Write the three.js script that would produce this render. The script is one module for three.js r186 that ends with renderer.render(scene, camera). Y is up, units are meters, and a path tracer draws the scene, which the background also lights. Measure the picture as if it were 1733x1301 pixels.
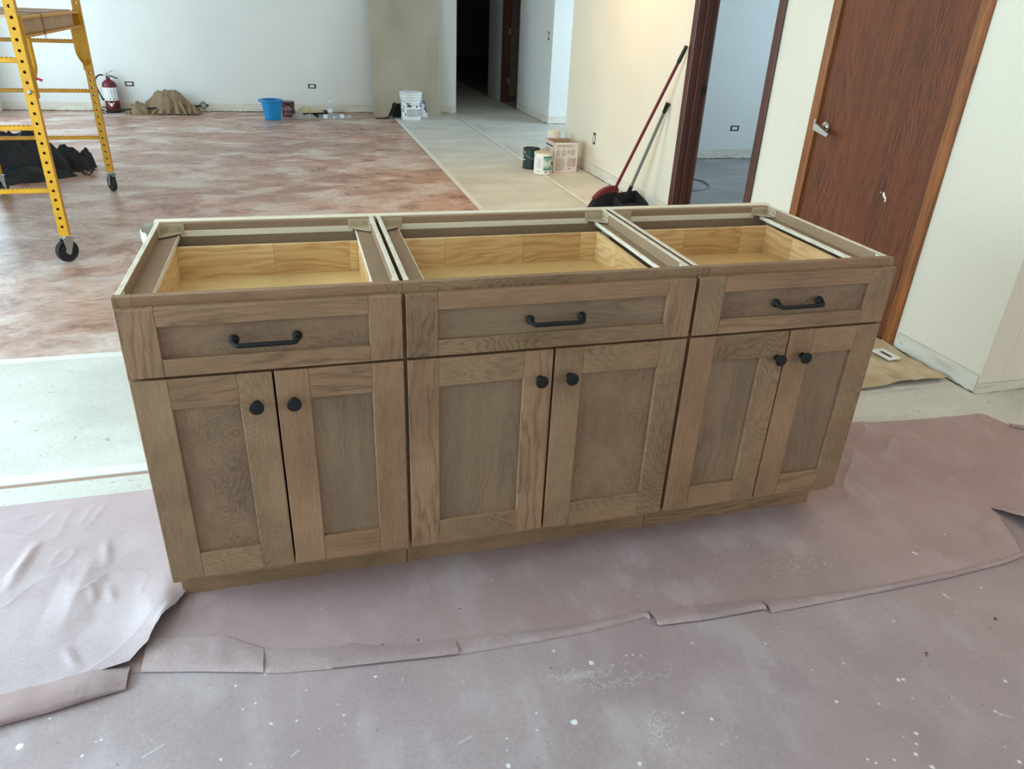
import * as THREE from 'three';
import { RectAreaLightUniformsLib } from 'three/addons/lights/RectAreaLightUniformsLib.js';
import { mergeGeometries, mergeVertices, toCreasedNormals } from 'three/addons/utils/BufferGeometryUtils.js';

// ------------------------------------------------------------------ camera, sky, light, exposure
const scene = new THREE.Scene();
const renderer = new THREE.WebGLRenderer();
renderer.toneMapping = THREE.LinearToneMapping;
renderer.toneMappingExposure = 1.0;
renderer.shadowMap.enabled = true;
RectAreaLightUniformsLib.init();

const camera = new THREE.PerspectiveCamera(55.271, 1733 / 1301, 0.05, 60);
camera.position.set(0.5881, 1.43853, 1.5825);
camera.rotation.set(-0.473593, -0.291155, 0.045535, 'YXZ');
scene.add(camera);

scene.background = new THREE.Color().setRGB(0.85, 0.97, 1.05);   // overcast sky

const COOL = new THREE.Color().setRGB(0.62, 0.86, 1.0);
const BLUE = new THREE.Color().setRGB(0.56, 0.78, 1.0);
const WARM = new THREE.Color().setRGB(1.0, 0.65, 0.29);
const SOFT = new THREE.Color().setRGB(1.0, 0.90, 0.78);
// daylight entering through each window opening: an area light of the opening's size, facing into the room
function daylight(w, h, pos, look, color, nits) {
  const l = new THREE.RectAreaLight(color, nits, w, h);
  l.position.set(...pos); scene.add(l); l.lookAt(...look);
  return l;
}
const LX = -3.0;                                                       // inner face of the window wall
const WINDOWS = [[-9.3, -6.4, 0.12, 2.2], [-1.9, 1.5, 0.25, 2.25]];   // z0, z1, sill, head
const WNITS = [4.8, 14.5];
WINDOWS.forEach(([z0, z1, y0, y1], i) => daylight(z1 - z0 - 0.1, y1 - y0 - 0.1, [LX + 0.02, (y0 + y1) / 2, (z0 + z1) / 2], [LX + 5, (y0 + y1) / 2, (z0 + z1) / 2], COOL, WNITS[i]));
daylight(2.2, 1.3, [5.2, 1.55, 3.97], [5.2, 1.55, 0], new THREE.Color().setRGB(0.92, 0.97, 1.0), 4.6);   // added unseen window behind the viewer, fills return wall and cabinet fronts
daylight(1.3, 1.3, [6.93, 1.5, -4.3], [3, 1.5, -4.3], BLUE, 9);          // bedroom window beyond the open doorway
daylight(1.5, 1.9, [6.93, 1.2, -7.45], [3, 1.2, -7.45], BLUE, 11);       // window at the end of the side passage

// ------------------------------------------------------------------ helpers
let seedState = 12345;
function rnd() { seedState |= 0; seedState = seedState + 0x6D2B79F5 | 0; let t = Math.imul(seedState ^ seedState >>> 15, 1 | seedState); t = t + Math.imul(t ^ t >>> 7, 61 | t) ^ t; return ((t ^ t >>> 14) >>> 0) / 4294967296; }
const rr = (a, b) => a + (b - a) * rnd();
const PT = new Uint16Array(2048), PV = new Float32Array(1024);
for (let i = 0; i < 1024; i++) { PT[i] = i; PV[i] = rnd(); }
for (let i = 1023; i > 0; i--) { const j = Math.floor(rnd() * (i + 1)); const t = PT[i]; PT[i] = PT[j]; PT[j] = t; }
for (let i = 0; i < 1024; i++) PT[i + 1024] = PT[i];
function vn(x, y, px, py, s = 0) {            // value noise, periodic with px, py (0: not periodic)
  let ix = Math.floor(x), iy = Math.floor(y); const fx = x - ix, fy = y - iy;
  let jx = ix + 1, jy = iy + 1;
  if (px) { ix = ((ix % px) + px) % px; jx = ((jx % px) + px) % px; }
  if (py) { iy = ((iy % py) + py) % py; jy = ((jy % py) + py) % py; }
  const ax = fx * fx * (3 - 2 * fx), ay = fy * fy * (3 - 2 * fy);
  const h = (i, j) => PV[PT[PT[(i + s * 37) & 1023] + (j & 1023)]];
  const a = h(ix, iy), b = h(jx, iy), c = h(ix, jy), d = h(jx, jy);
  return (a + (b - a) * ax) + ((c + (d - c) * ax) - (a + (b - a) * ax)) * ay;
}
function fbm(x, y, px, py, oct, s = 0) {
  let v = 0, a = 0.5, n = 0;
  for (let o = 0; o < oct; o++) { v += a * vn(x, y, px, py, s + o * 5); n += a; a *= 0.5; x *= 2; y *= 2; px *= 2; py *= 2; }
  return v / n;
}
const clamp = (x, a = 0, b = 1) => Math.min(b, Math.max(a, x));
const sst = (a, b, x) => { const t = clamp((x - a) / (b - a)); return t * t * (3 - 2 * t); };
const mix = (a, b, t) => a + (b - a) * t;
const mix3 = (a, b, t) => [mix(a[0], b[0], t), mix(a[1], b[1], t), mix(a[2], b[2], t)];
function dataTex(w, h, f, uM = 1, vM = 1, srgb = true) {
  const d = new Uint8Array(w * h * 4);
  for (let j = 0; j < h; j++) for (let i = 0; i < w; i++) {
    const c = f((i + 0.5) / w, (j + 0.5) / h, i, j), k = (j * w + i) * 4;
    d[k] = clamp(c[0], 0, 255); d[k + 1] = clamp(c[1], 0, 255); d[k + 2] = clamp(c[2], 0, 255); d[k + 3] = 255;
  }
  const t = new THREE.DataTexture(d, w, h, THREE.RGBAFormat);
  t.wrapS = t.wrapT = THREE.RepeatWrapping; t.magFilter = THREE.LinearFilter; t.minFilter = THREE.LinearMipmapLinearFilter; t.generateMipmaps = true;
  if (srgb) t.colorSpace = THREE.SRGBColorSpace;
  t.repeat.set(1 / uM, 1 / vM); t.needsUpdate = true;
  return t;
}
function canvasTex(w, h, draw) {
  const c = document.createElement('canvas'); c.width = w; c.height = h;
  draw(c.getContext('2d'), w, h);
  const t = new THREE.CanvasTexture(c); t.colorSpace = THREE.SRGBColorSpace; t.magFilter = THREE.LinearFilter;
  t.wrapS = t.wrapT = THREE.RepeatWrapping;
  return t;
}
const std = (o) => new THREE.MeshStandardMaterial({ roughness: 0.7, metalness: 0, ...o });
const taken = new Map();
function numbered(name) { const n = taken.get(name) ?? 0; taken.set(name, n + 1); return n ? name + '_' + String(n).padStart(3, '0') : name; }
function shade(o) { o.traverse((m) => { if (m.isMesh) { m.castShadow = true; m.receiveShadow = true; } }); return o; }
function mesh(name, geo, mat, parent, pos, rot) {
  const m = new THREE.Mesh(geo, mat); m.name = name; m.castShadow = m.receiveShadow = true;
  if (pos) m.position.set(...pos);
  if (rot) m.rotation.set(...rot);
  if (parent) parent.add(m);
  return m;
}
function grp(name, parent, pos, rot) { const g = new THREE.Group(); g.name = name; if (pos) g.position.set(...pos); if (rot) g.rotation.set(...rot); if (parent) parent.add(g); return g; }
function thing(name, label, category, pos = [0, 0, 0], turn = 0, group) {
  const g = grp(numbered(name), scene, pos); g.rotation.y = turn; g.userData = { label, category }; if (group) g.userData.group = group; return g;
}
function single(name, geo, mat, label, category, pos, rot, group) {
  const m = mesh(numbered(name), geo, mat, scene, pos, rot); m.userData = { label, category }; if (group) m.userData.group = group; return m;
}
function structG(name, label, pos = [0, 0, 0]) { const g = grp(name, scene, pos); g.userData = { kind: 'structure', label }; return g; }
function struct(name, geo, mat, label, pos, parent) { const m = mesh(name, geo, mat, parent ?? scene, pos); if (!parent) m.userData = { kind: 'structure', label }; return m; }

// UV in metres by the axis a face points along; grain axis runs along v
function uvm(geo, grain = 'y', ou = 0, ov = 0) {
  const g = geo.index ? geo.toNonIndexed() : geo;
  if (!g.attributes.normal) g.computeVertexNormals();
  const p = g.attributes.position, n = g.attributes.normal, uv = new Float32Array(p.count * 2), gi = 'xyz'.indexOf(grain);
  for (let i = 0; i < p.count; i += 3) {
    const nx = Math.abs(n.getX(i) + n.getX(i + 1) + n.getX(i + 2)), ny = Math.abs(n.getY(i) + n.getY(i + 1) + n.getY(i + 2)), nz = Math.abs(n.getZ(i) + n.getZ(i + 1) + n.getZ(i + 2));
    const a = nx >= ny && nx >= nz ? 0 : ny >= nz ? 1 : 2;
    const o = [0, 1, 2].filter((k) => k !== a); let vi = o[1], ui = o[0];
    if (a !== gi) { vi = gi; ui = o.find((k) => k !== gi); }
    for (let k = 0; k < 3; k++) { const q = [p.getX(i + k), p.getY(i + k), p.getZ(i + k)]; uv[(i + k) * 2] = q[ui] + ou; uv[(i + k) * 2 + 1] = q[vi] + ov; }
  }
  g.setAttribute('uv', new THREE.BufferAttribute(uv, 2));
  return g;
}
// chamfered box from min corner to max corner
function cbox(x0, y0, z0, x1, y1, z1, c = 0.0015) {
  const w = x1 - x0, h = y1 - y0, d = z1 - z0; c = Math.min(c, w * 0.45, h * 0.45, d * 0.45);
  const P = []; const cx = (x0 + x1) / 2, cy = (y0 + y1) / 2, cz = (z0 + z1) / 2, hx = w / 2, hy = h / 2, hz = d / 2;
  const V = (sx, sy, sz, a) => { const v = [sx * (hx - (a === 0 ? 0 : c)), sy * (hy - (a === 1 ? 0 : c)), sz * (hz - (a === 2 ? 0 : c))]; return [v[0] + cx, v[1] + cy, v[2] + cz]; };
  const quad = (a, b, c2, d2, out) => { tri(a, b, c2, out); tri(a, c2, d2, out); };
  const tri = (a, b, c2, out) => {
    const u = [b[0] - a[0], b[1] - a[1], b[2] - a[2]], v = [c2[0] - a[0], c2[1] - a[1], c2[2] - a[2]];
    const n = [u[1] * v[2] - u[2] * v[1], u[2] * v[0] - u[0] * v[2], u[0] * v[1] - u[1] * v[0]];
    if (n[0] * out[0] + n[1] * out[1] + n[2] * out[2] < 0) P.push(...a, ...c2, ...b); else P.push(...a, ...b, ...c2);
  };
  for (const s of [-1, 1]) {
    quad(V(s, -1, -1, 0), V(s, 1, -1, 0), V(s, 1, 1, 0), V(s, -1, 1, 0), [s, 0, 0]);
    quad(V(-1, s, -1, 1), V(1, s, -1, 1), V(1, s, 1, 1), V(-1, s, 1, 1), [0, s, 0]);
    quad(V(-1, -1, s, 2), V(1, -1, s, 2), V(1, 1, s, 2), V(-1, 1, s, 2), [0, 0, s]);
  }
  for (const s of [-1, 1]) for (const t of [-1, 1]) {
    quad(V(s, t, -1, 0), V(s, t, 1, 0), V(s, t, 1, 1), V(s, t, -1, 1), [s, t, 0]);
    quad(V(s, -1, t, 0), V(s, 1, t, 0), V(s, 1, t, 2), V(s, -1, t, 2), [s, 0, t]);
    quad(V(-1, s, t, 1), V(1, s, t, 1), V(1, s, t, 2), V(-1, s, t, 2), [0, s, t]);
    for (const q of [-1, 1]) tri(V(s, t, q, 0), V(s, t, q, 1), V(s, t, q, 2), [s, t, q]);
  }
  const g = new THREE.BufferGeometry(); g.setAttribute('position', new THREE.Float32BufferAttribute(P, 3)); g.computeVertexNormals();
  return g;
}
const wbox = (x0, y0, z0, x1, y1, z1, grain, c) => uvm(cbox(x0, y0, z0, x1, y1, z1, c), grain, rnd() * 3, rnd() * 3);
const pbox = (x0, y0, z0, x1, y1, z1, c) => uvm(cbox(x0, y0, z0, x1, y1, z1, c), 'y');
const lathe = (pts, seg = 32) => new THREE.LatheGeometry(pts.map(([r, y]) => new THREE.Vector2(r, y)), seg);
const tube = (pts, r, seg = 32, rad = 8, closed = false, tension = 0.5) => new THREE.TubeGeometry(new THREE.CatmullRomCurve3(pts.map((q) => new THREE.Vector3(...q)), closed, 'catmullrom', tension), seg, r, rad, closed);
function rod(a, b, r, r2 = r, seg = 12) {
  const A = new THREE.Vector3(...a), B = new THREE.Vector3(...b), L = A.distanceTo(B);
  const g = new THREE.CylinderGeometry(r2, r, L, seg);
  g.applyQuaternion(new THREE.Quaternion().setFromUnitVectors(new THREE.Vector3(0, 1, 0), B.clone().sub(A).normalize()));
  const m = A.add(B).multiplyScalar(0.5); g.translate(m.x, m.y, m.z); return g;
}
const cyl = (r, h, seg = 24, r2 = r) => new THREE.CylinderGeometry(r, r2, h, seg);
function merged(list) { return mergeGeometries(list.map((g) => { const q = g.index ? g.toNonIndexed() : g; for (const k of Object.keys(q.attributes)) if (!['position', 'normal', 'uv'].includes(k)) q.deleteAttribute(k); return q; })); }
const T = (g, x, y, z) => g.translate(x, y, z);
const RX = (g, a) => g.rotateX(a), RY = (g, a) => g.rotateY(a), RZ = (g, a) => g.rotateZ(a);

// ------------------------------------------------------------------ textures and materials
function woodTex(W, H, uM, vM, o) {
  // rings: slow tone bands; lines: thin growth lines following the contours of a warped field; fib: short fibres
  const { seed = 1, dark, light, rings = 3, warp = 3, wu = 2, wv = 1, ringAmt = 0.1, line = 0.2, freq = 3, fib = 0.25, blot = 0.3, fu = 150, fv = 36, pores = 0, sharp = 5 } = o;
  return dataTex(W, H, (u, v) => {
    const q = fbm(u * wu, v * wv, wu, wv, 3, seed) * warp + 0.035 * warp * vn(u * 26, v * 20, 26, 20, seed + 3) + 0.02 * warp * vn(u * 80, v * 14, 80, 14, seed + 4);
    const F = u * rings + q, ring = 0.5 + 0.5 * Math.sin(6.28318 * F), ln = Math.pow(0.5 + 0.5 * Math.sin(6.28318 * F * freq), sharp);
    const f = vn(u * fu, v * fv, fu, fv, seed + 7) * 0.6 + vn(u * fu * 2, v * fv * 2, fu * 2, fv * 2, seed + 8) * 0.4;
    const b = fbm(u * 3, v * 4, 3, 4, 5, seed + 11), amp = sst(0.3, 0.65, fbm(u * 2, v * 2, 2, 2, 2, seed + 13));
    let t = 0.58 + ringAmt * (ring - 0.5) - line * ln * amp + fib * (f - 0.5) + blot * (b - 0.5) * 2;
    if (pores) { const k = vn(u * fu, v * fv * 0.5, fu, Math.round(fv * 0.5), seed + 15); t -= pores * sst(0.5, 0.78, k) * (0.35 + 0.65 * ln); }
    return mix3(dark, light, clamp(t));
  }, uM, vM);
}
const mapleTex = [
  woodTex(512, 1024, 0.34, 0.9, { seed: 3, dark: [112, 85, 60], light: [178, 143, 109], rings: 2, warp: 2.6, line: 0.34, freq: 6, sharp: 3, fib: 0.36 }),
  woodTex(512, 1024, 0.42, 0.9, { seed: 23, dark: [108, 84, 60], light: [172, 140, 106], rings: 1, warp: 5, wv: 2, line: 0.34, freq: 6, sharp: 3, fib: 0.34 }),
  woodTex(512, 1024, 0.30, 0.9, { seed: 41, dark: [112, 84, 60], light: [182, 143, 108], rings: 4, warp: 1.6, line: 0.28, freq: 5, sharp: 3, fib: 0.42 }),
];
const mapleM = mapleTex.map((t) => std({ map: t, roughness: 0.52 }));
const panelTex = [
  woodTex(512, 1024, 0.30, 0.55, { seed: 61, dark: [98, 76, 57], light: [164, 134, 104], rings: 1, warp: 7, wv: 2, line: 0.26, freq: 7, sharp: 2, fib: 0.24 }),
  woodTex(512, 1024, 0.32, 0.8, { seed: 77, dark: [100, 79, 60], light: [160, 133, 105], rings: 4, warp: 3, line: 0.22, freq: 6, sharp: 2, fib: 0.28, blot: 0.22 }),
];
const panelM = panelTex.map((t) => std({ map: t, roughness: 0.55 }));
const innerM = std({ map: woodTex(256, 512, 0.5, 0.9, { seed: 91, dark: [126, 100, 76], light: [170, 140, 110], rings: 2, warp: 2, line: 0.08, fib: 0.24, blot: 0.25 }), roughness: 0.6 });
const plyEdgeM = std({ map: dataTex(64, 512, (u, v) => { const l = [0.16, 0.42, 0.62, 0.85].some((x) => Math.abs(u - x) < 0.055) ? 0.45 : 0; const t = fbm(u * 4, v * 24, 4, 24, 3, 5); return mix3([246, 238, 218], [170, 146, 112], clamp(l + (t - 0.5) * 0.8)); }, 0.013, 0.7), roughness: 0.75 });
const rawM = std({ map: woodTex(256, 512, 0.1, 0.9, { seed: 101, dark: [224, 204, 168], light: [255, 246, 226], rings: 2, warp: 2, line: 0.2, fib: 0.35, blot: 0.25 }), roughness: 0.75 });
// finger-jointed drawer stock: blocks of differing tone along the grain
const drawerTex = dataTex(512, 1024, (u, v) => {
  const row = 0, cuts = [0, 0.21, 0.37, 0.62, 0.8, 1.0]; let k = 0; while (v > cuts[k + 1]) k++;
  const s = 120 + k * 9 + row; const tone = [0.55, 0.35, 0.62, 0.42, 0.7][k];
  const q = fbm(u * 2, v * 3, 2, 3, 4, s) * 6; const ring = Math.pow(0.5 + 0.5 * Math.sin(6.28318 * (u * 5 + q)), 2.2);
  const f = vn(u * 110, v * 10, 110, 10, s + 2);
  let t = tone - 0.28 * ring + 0.28 * (f - 0.5) + 0.25 * (fbm(u * 3, v * 5, 3, 5, 3, s + 4) - 0.5);
  if (Math.abs(v - cuts[k + 1]) < 0.0012 || Math.abs(v - cuts[k]) < 0.0012) t -= 0.25;
  return mix3([184, 134, 82], [246, 216, 160], clamp(t + 0.12));
}, 0.12, 1.15);
const drawerM = std({ map: drawerTex, roughness: 0.45 });
const drawerPlyM = std({ map: woodTex(512, 512, 0.5, 0.5, { seed: 131, dark: [200, 160, 100], light: [240, 208, 148], rings: 2, warp: 3, line: 0.1, fib: 0.25, blot: 0.3 }), roughness: 0.42 });
const oakTex = woodTex(1024, 2048, 0.9, 2.1, { seed: 151, dark: [68, 30, 9], light: [150, 81, 36], rings: 7, warp: 4.5, wu: 2, wv: 1, ringAmt: 0.08, line: 0.2, freq: 7, sharp: 2, fib: 0.3, blot: 0.16, fu: 240, fv: 50, pores: 0.34 });
const oakM = std({ map: oakTex, roughness: 0.55 });
const oakTrimM = std({ map: woodTex(256, 1024, 0.12, 1.4, { seed: 171, dark: [98, 50, 18], light: [188, 116, 56], rings: 2, warp: 4, line: 0.34, freq: 3, fib: 0.4, blot: 0.3, fu: 50, fv: 30, pores: 0.4 }), roughness: 0.45 });
const darkTrimM = std({ map: woodTex(256, 1024, 0.12, 1.4, { seed: 181, dark: [52, 22, 12], light: [112, 56, 34], rings: 2, warp: 4, line: 0.34, freq: 3, fib: 0.4, blot: 0.3, fu: 50, fv: 30, pores: 0.4 }), roughness: 0.45 });
const wallTex = dataTex(512, 512, (u, v) => { const t = fbm(u * 4, v * 4, 4, 4, 5, 201), f = vn(u * 180, v * 180, 180, 180, 207); const k = (t - 0.5) * 9 + (f - 0.5) * 2.5; return [226 + k, 225 + k, 219 + k]; }, 1.7, 1.7);
const wallM = std({ map: wallTex, roughness: 0.62 });
const creamM = std({ map: dataTex(512, 512, (u, v) => { const t = fbm(u * 4, v * 4, 4, 4, 5, 203), f = vn(u * 180, v * 180, 180, 180, 209); const k = (t - 0.5) * 9 + (f - 0.5) * 2.5; return [232 + k, 223 + k, 203 + k]; }, 1.7, 1.7), roughness: 0.6 });
const scarTex = dataTex(1024, 128, (u, v) => {
  const n = fbm(u * 60, v * 8, 60, 8, 4, 211), m = fbm(u * 16, v * 3, 16, 3, 4, 217); let c = mix3([224, 218, 204], [204, 195, 176], clamp((m - 0.4) * 2));
  if (n > 0.76) c = mix3(c, [150, 136, 118], clamp((n - 0.76) * 6));
  if (v < 0.05 + 0.08 * vn(u * 70, 0, 70, 1, 219)) c = mix3(c, [76, 64, 54], 0.75);
  return c;
}, 2.6, 0.105);
const scarM = std({ map: scarTex, roughness: 0.85 });
const ceilM = std({ map: wallTex, roughness: 0.9 });
const blackM = std({ color: 0x040404, roughness: 0.7 });
const steelM = std({ color: 0xb9b4a8, roughness: 0.3, metalness: 0.9 });
const zincM = std({ color: 0xb4b6b2, roughness: 0.38, metalness: 0.75 });
const rubberM = std({ color: 0x1b1c1e, roughness: 0.65 });
const whiteP = std({ color: 0xe8e6df, roughness: 0.45 });
const beigeP = std({ color: 0xbba888, roughness: 0.45 });
const darkBoxM = std({ color: 0x453f37, roughness: 0.8 });

// ------------------------------------------------------------------ the room
const YC = 2.6, TH = 0.12;
// concrete slab (red-brown stained floor of the big room) 
const redTex = dataTex(2048, 2048, (u, v) => {
  const x = u * 5 + 0.35 * fbm(u * 9, v * 14, 0, 0, 3, 299), z = v * 8 + 0.3 * fbm(u * 9 + 20, v * 14, 0, 0, 3, 298);
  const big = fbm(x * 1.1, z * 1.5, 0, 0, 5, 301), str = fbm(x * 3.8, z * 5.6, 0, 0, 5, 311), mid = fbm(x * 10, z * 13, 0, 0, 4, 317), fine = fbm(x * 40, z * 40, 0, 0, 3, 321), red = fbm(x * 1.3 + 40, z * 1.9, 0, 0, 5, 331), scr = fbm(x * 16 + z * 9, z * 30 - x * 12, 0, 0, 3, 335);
  let c = mix3([158, 122, 104], [190, 152, 132], clamp((big - 0.3) * 2.2));
  c = mix3(c, [178, 108, 82], clamp((red - 0.56) * 5) * 0.45);
  c = mix3(c, [126, 88, 72], clamp((mid - 0.54) * 5) * 0.6);
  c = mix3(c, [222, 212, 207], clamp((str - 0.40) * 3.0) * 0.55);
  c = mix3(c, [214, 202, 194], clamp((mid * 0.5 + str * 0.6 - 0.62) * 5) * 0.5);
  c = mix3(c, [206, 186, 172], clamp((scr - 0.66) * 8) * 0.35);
  const k = (fine - 0.5) * 40; return [c[0] + k, c[1] + k, c[2] + k];
}, 5, 8);
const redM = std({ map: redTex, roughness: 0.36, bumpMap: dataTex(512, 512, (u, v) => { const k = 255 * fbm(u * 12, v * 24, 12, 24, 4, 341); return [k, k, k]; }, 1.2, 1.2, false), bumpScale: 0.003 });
const planeXZ = (x0, z0, x1, z1, y) => { const g = new THREE.PlaneGeometry(x1 - x0, z1 - z0, 1, 1); g.rotateX(-Math.PI / 2); g.translate((x0 + x1) / 2, y, (z0 + z1) / 2); return uvm(g, 'z'); };
const slabM = std({ map: dataTex(512, 512, (u, v) => { const t = fbm(u * 5, v * 5, 5, 5, 5, 351), f = vn(u * 200, v * 200, 200, 200, 357), s = fbm(u * 4, v * 14, 4, 14, 4, 359); const k = (t - 0.5) * 50 + (f - 0.5) * 16 + (s - 0.5) * 44; return [150 + k, 148 + k, 146 + k]; }, 2.2, 2.2), roughness: 0.55 });
struct('floor', pbox(-3.3, -0.12, -24.2, 9.2, -0.004, 4.2), slabM, 'grey concrete slab under the whole room');
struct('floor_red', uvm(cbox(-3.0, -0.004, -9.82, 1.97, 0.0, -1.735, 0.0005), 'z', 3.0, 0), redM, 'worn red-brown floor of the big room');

// walls
const wallSeg = (name, label, boxes, mat = wallM) => struct(name, merged(boxes.map(([a, b, c, d, e, f]) => pbox(a, b === 0 ? -0.05 : b, c, d, e, f, 0.002))), mat, label);
wallSeg('wall_back', 'pale painted wall at the far end of the room', [[-3.12, 0, -9.94, 2.94, YC, -9.82]]);
{ // window wall
  const b = []; let z = -9.82; const zs = [...WINDOWS];
  for (const [z0, z1, y0, y1] of zs) { b.push([LX - TH, 0, z, LX, YC, z0]); b.push([LX - TH, 0, z0, LX, y0, z1]); b.push([LX - TH, y1, z0, LX, YC, z1]); z = z1; }
  b.push([LX - TH, 0, z, LX, YC, 4.12]);
  wallSeg('wall_left', 'pale painted wall with two windows', b);
  zs.forEach(([z0, z1, y0, y1], i) => {
    const g = structG('window_' + (i + 1), 'white framed window in the side wall', [LX - 0.06, 0, 0]);
    for (const [a, c, d, e] of [[y0, y0 + 0.05, z0, z1], [y1 - 0.05, y1, z0, z1], [y0, y1, z0, z0 + 0.05], [y0, y1, z1 - 0.05, z1], [y0, y1, (z0 + z1) / 2 - 0.02, (z0 + z1) / 2 + 0.02]]) mesh('window_frame', pbox(-0.03, a, d, 0.03, c, e, 0.003), whiteP, g);
  });
}
wallSeg('wall_near', 'painted wall behind the viewer', [[-3.12, 0, 4.0, 4.05, YC, 4.12], [6.35, 0, 4.0, 7.12, YC, 4.12], [4.05, 0, 4.0, 6.35, 0.85, 4.12], [4.05, 2.25, 4.0, 6.35, YC, 4.12]]);
{ const g = structG('window_3', 'added unseen white framed window behind the viewer, lighting the return wall', [0, 0, 4.06]); for (const [a, b, c, d] of [[4.05, 4.1, 0.85, 2.25], [6.3, 6.35, 0.85, 2.25], [4.1, 6.3, 0.85, 0.9], [4.1, 6.3, 2.2, 2.25], [5.18, 5.22, 0.9, 2.2]]) mesh('window_frame', pbox(a, c, -0.03, b, d, 0.03, 0.003), whiteP, g); }
const RXW = 3.385, RT = 0.13;
wallSeg('wall_right', 'cream painted wall with two brown doors', [
  [RXW, 0, -6.2, RXW + RT, YC, -3.61], [RXW, 2.06, -3.61, RXW + RT, YC, -2.63], [RXW, 0, -2.63, RXW + RT, YC, -2.10], [RXW, 2.06, -2.10, RXW + RT, YC, -1.185], [RXW, 0, -1.185, RXW + RT, YC, -0.625]], creamM);
wallSeg('wall_return', 'painted wall running off from the corner by the closed door', [[RXW + RT, 0, -0.745, 7.12, YC, -0.625]], creamM);
wallSeg('wall_bedroom', 'walls of the room beyond the open doorway', [[RXW + RT, 0, -6.2, 6.95, YC, -6.1], [RXW + RT, 0, -2.2, 6.95, YC, -2.1], [6.95, 0, -6.2, 7.07, 0.8, -2.1], [6.95, 2.2, -6.2, 7.07, YC, -2.1], [6.95, 0.8, -6.2, 7.07, 2.2, -5.0], [6.95, 0.8, -3.6, 7.07, 2.2, -2.1], [6.95, 0, -0.745, 7.07, YC, 4.0]]);
wallSeg('wall_passage', 'walls of the side passage and the end of the hall', [[4.035, 0, -8.87, 6.95, YC, -8.75], [6.95, 0, -8.87, 7.07, 0.2, -6.2], [6.95, 2.2, -8.87, 7.07, YC, -6.2], [6.95, 0.2, -8.87, 7.07, 2.2, -8.3], [6.95, 0.2, -6.6, 7.07, 2.2, -6.2]]);
wallSeg('wall_hall', 'dim walls of the unlit hall', [[2.82, 0, -24, 2.94, YC, -9.94], [4.035, 0, -10.41, 4.155, YC, -8.87], [4.035, 2.06, -11.3, 4.155, YC, -10.41], [4.035, 0, -12.3, 4.155, YC, -11.3], [2.82, 0, -24.12, 9.1, YC, -24], [4.155, 0, -12.42, 9.1, YC, -12.3], [9.0, 0, -24, 9.1, YC, -12.3], [5.9, 0, -12.3, 6.0, YC, -8.87], [4.155, 0, -9.5, 5.9, YC, -9.4]]);
struct('ceiling', pbox(-3.12, YC, -24.2, 9.2, YC + 0.1, 4.12), ceilM, 'white ceiling');

// scar of the removed baseboard at the foot of the walls
let trimNo = 0;
function scar(x0, z0, x1, z1, h, label) {   // runs along x or z, stands 2 mm proud of the wall
  const g = new THREE.BoxGeometry(Math.max(0.002, Math.abs(x1 - x0)), h, Math.max(0.002, Math.abs(z1 - z0))).toNonIndexed();
  g.translate((x0 + x1) / 2, h / 2, (z0 + z1) / 2);
  const p = g.attributes.position, uv = g.attributes.uv; const ax = Math.abs(x1 - x0) > Math.abs(z1 - z0);
  for (let i = 0; i < p.count; i++) uv.setXY(i, ax ? p.getX(i) : p.getZ(i), p.getY(i) / h * 0.105);
  struct('trim_' + (++trimNo), g, scarM, label);
}
scar(-3.0, -9.818, 2.94, -9.816, 0.105, 'rough strip left by a removed baseboard along the far wall');
scar(3.381, -6.17, 3.383, -3.68, 0.1, 'rough strip left by a removed baseboard on the cream wall');
scar(3.381, -1.12, 3.383, -0.63, 0.09, 'rough strip left by a removed baseboard beside the closed door');
scar(3.385, -0.621, 6.9, -0.623, 0.05, 'rough strip left by a removed baseboard past the wall corner');
scar(3.52, -6.096, 6.9, -6.098, 0.1, 'rough strip left by a removed baseboard in the far bedroom');
scar(4.04, -8.746, 6.9, -8.748, 0.1, 'rough strip left by a removed baseboard on the stub wall');
scar(4.031, -10.36, 4.033, -8.75, 0.1, 'rough strip left by a removed baseboard along the hall');
struct('trim_' + (++trimNo), pbox(RXW - 0.001, 0.0, -0.626, RXW + 0.004, YC, -0.6242, 0.0005), creamM, 'metal corner bead at the wall corner');

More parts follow.
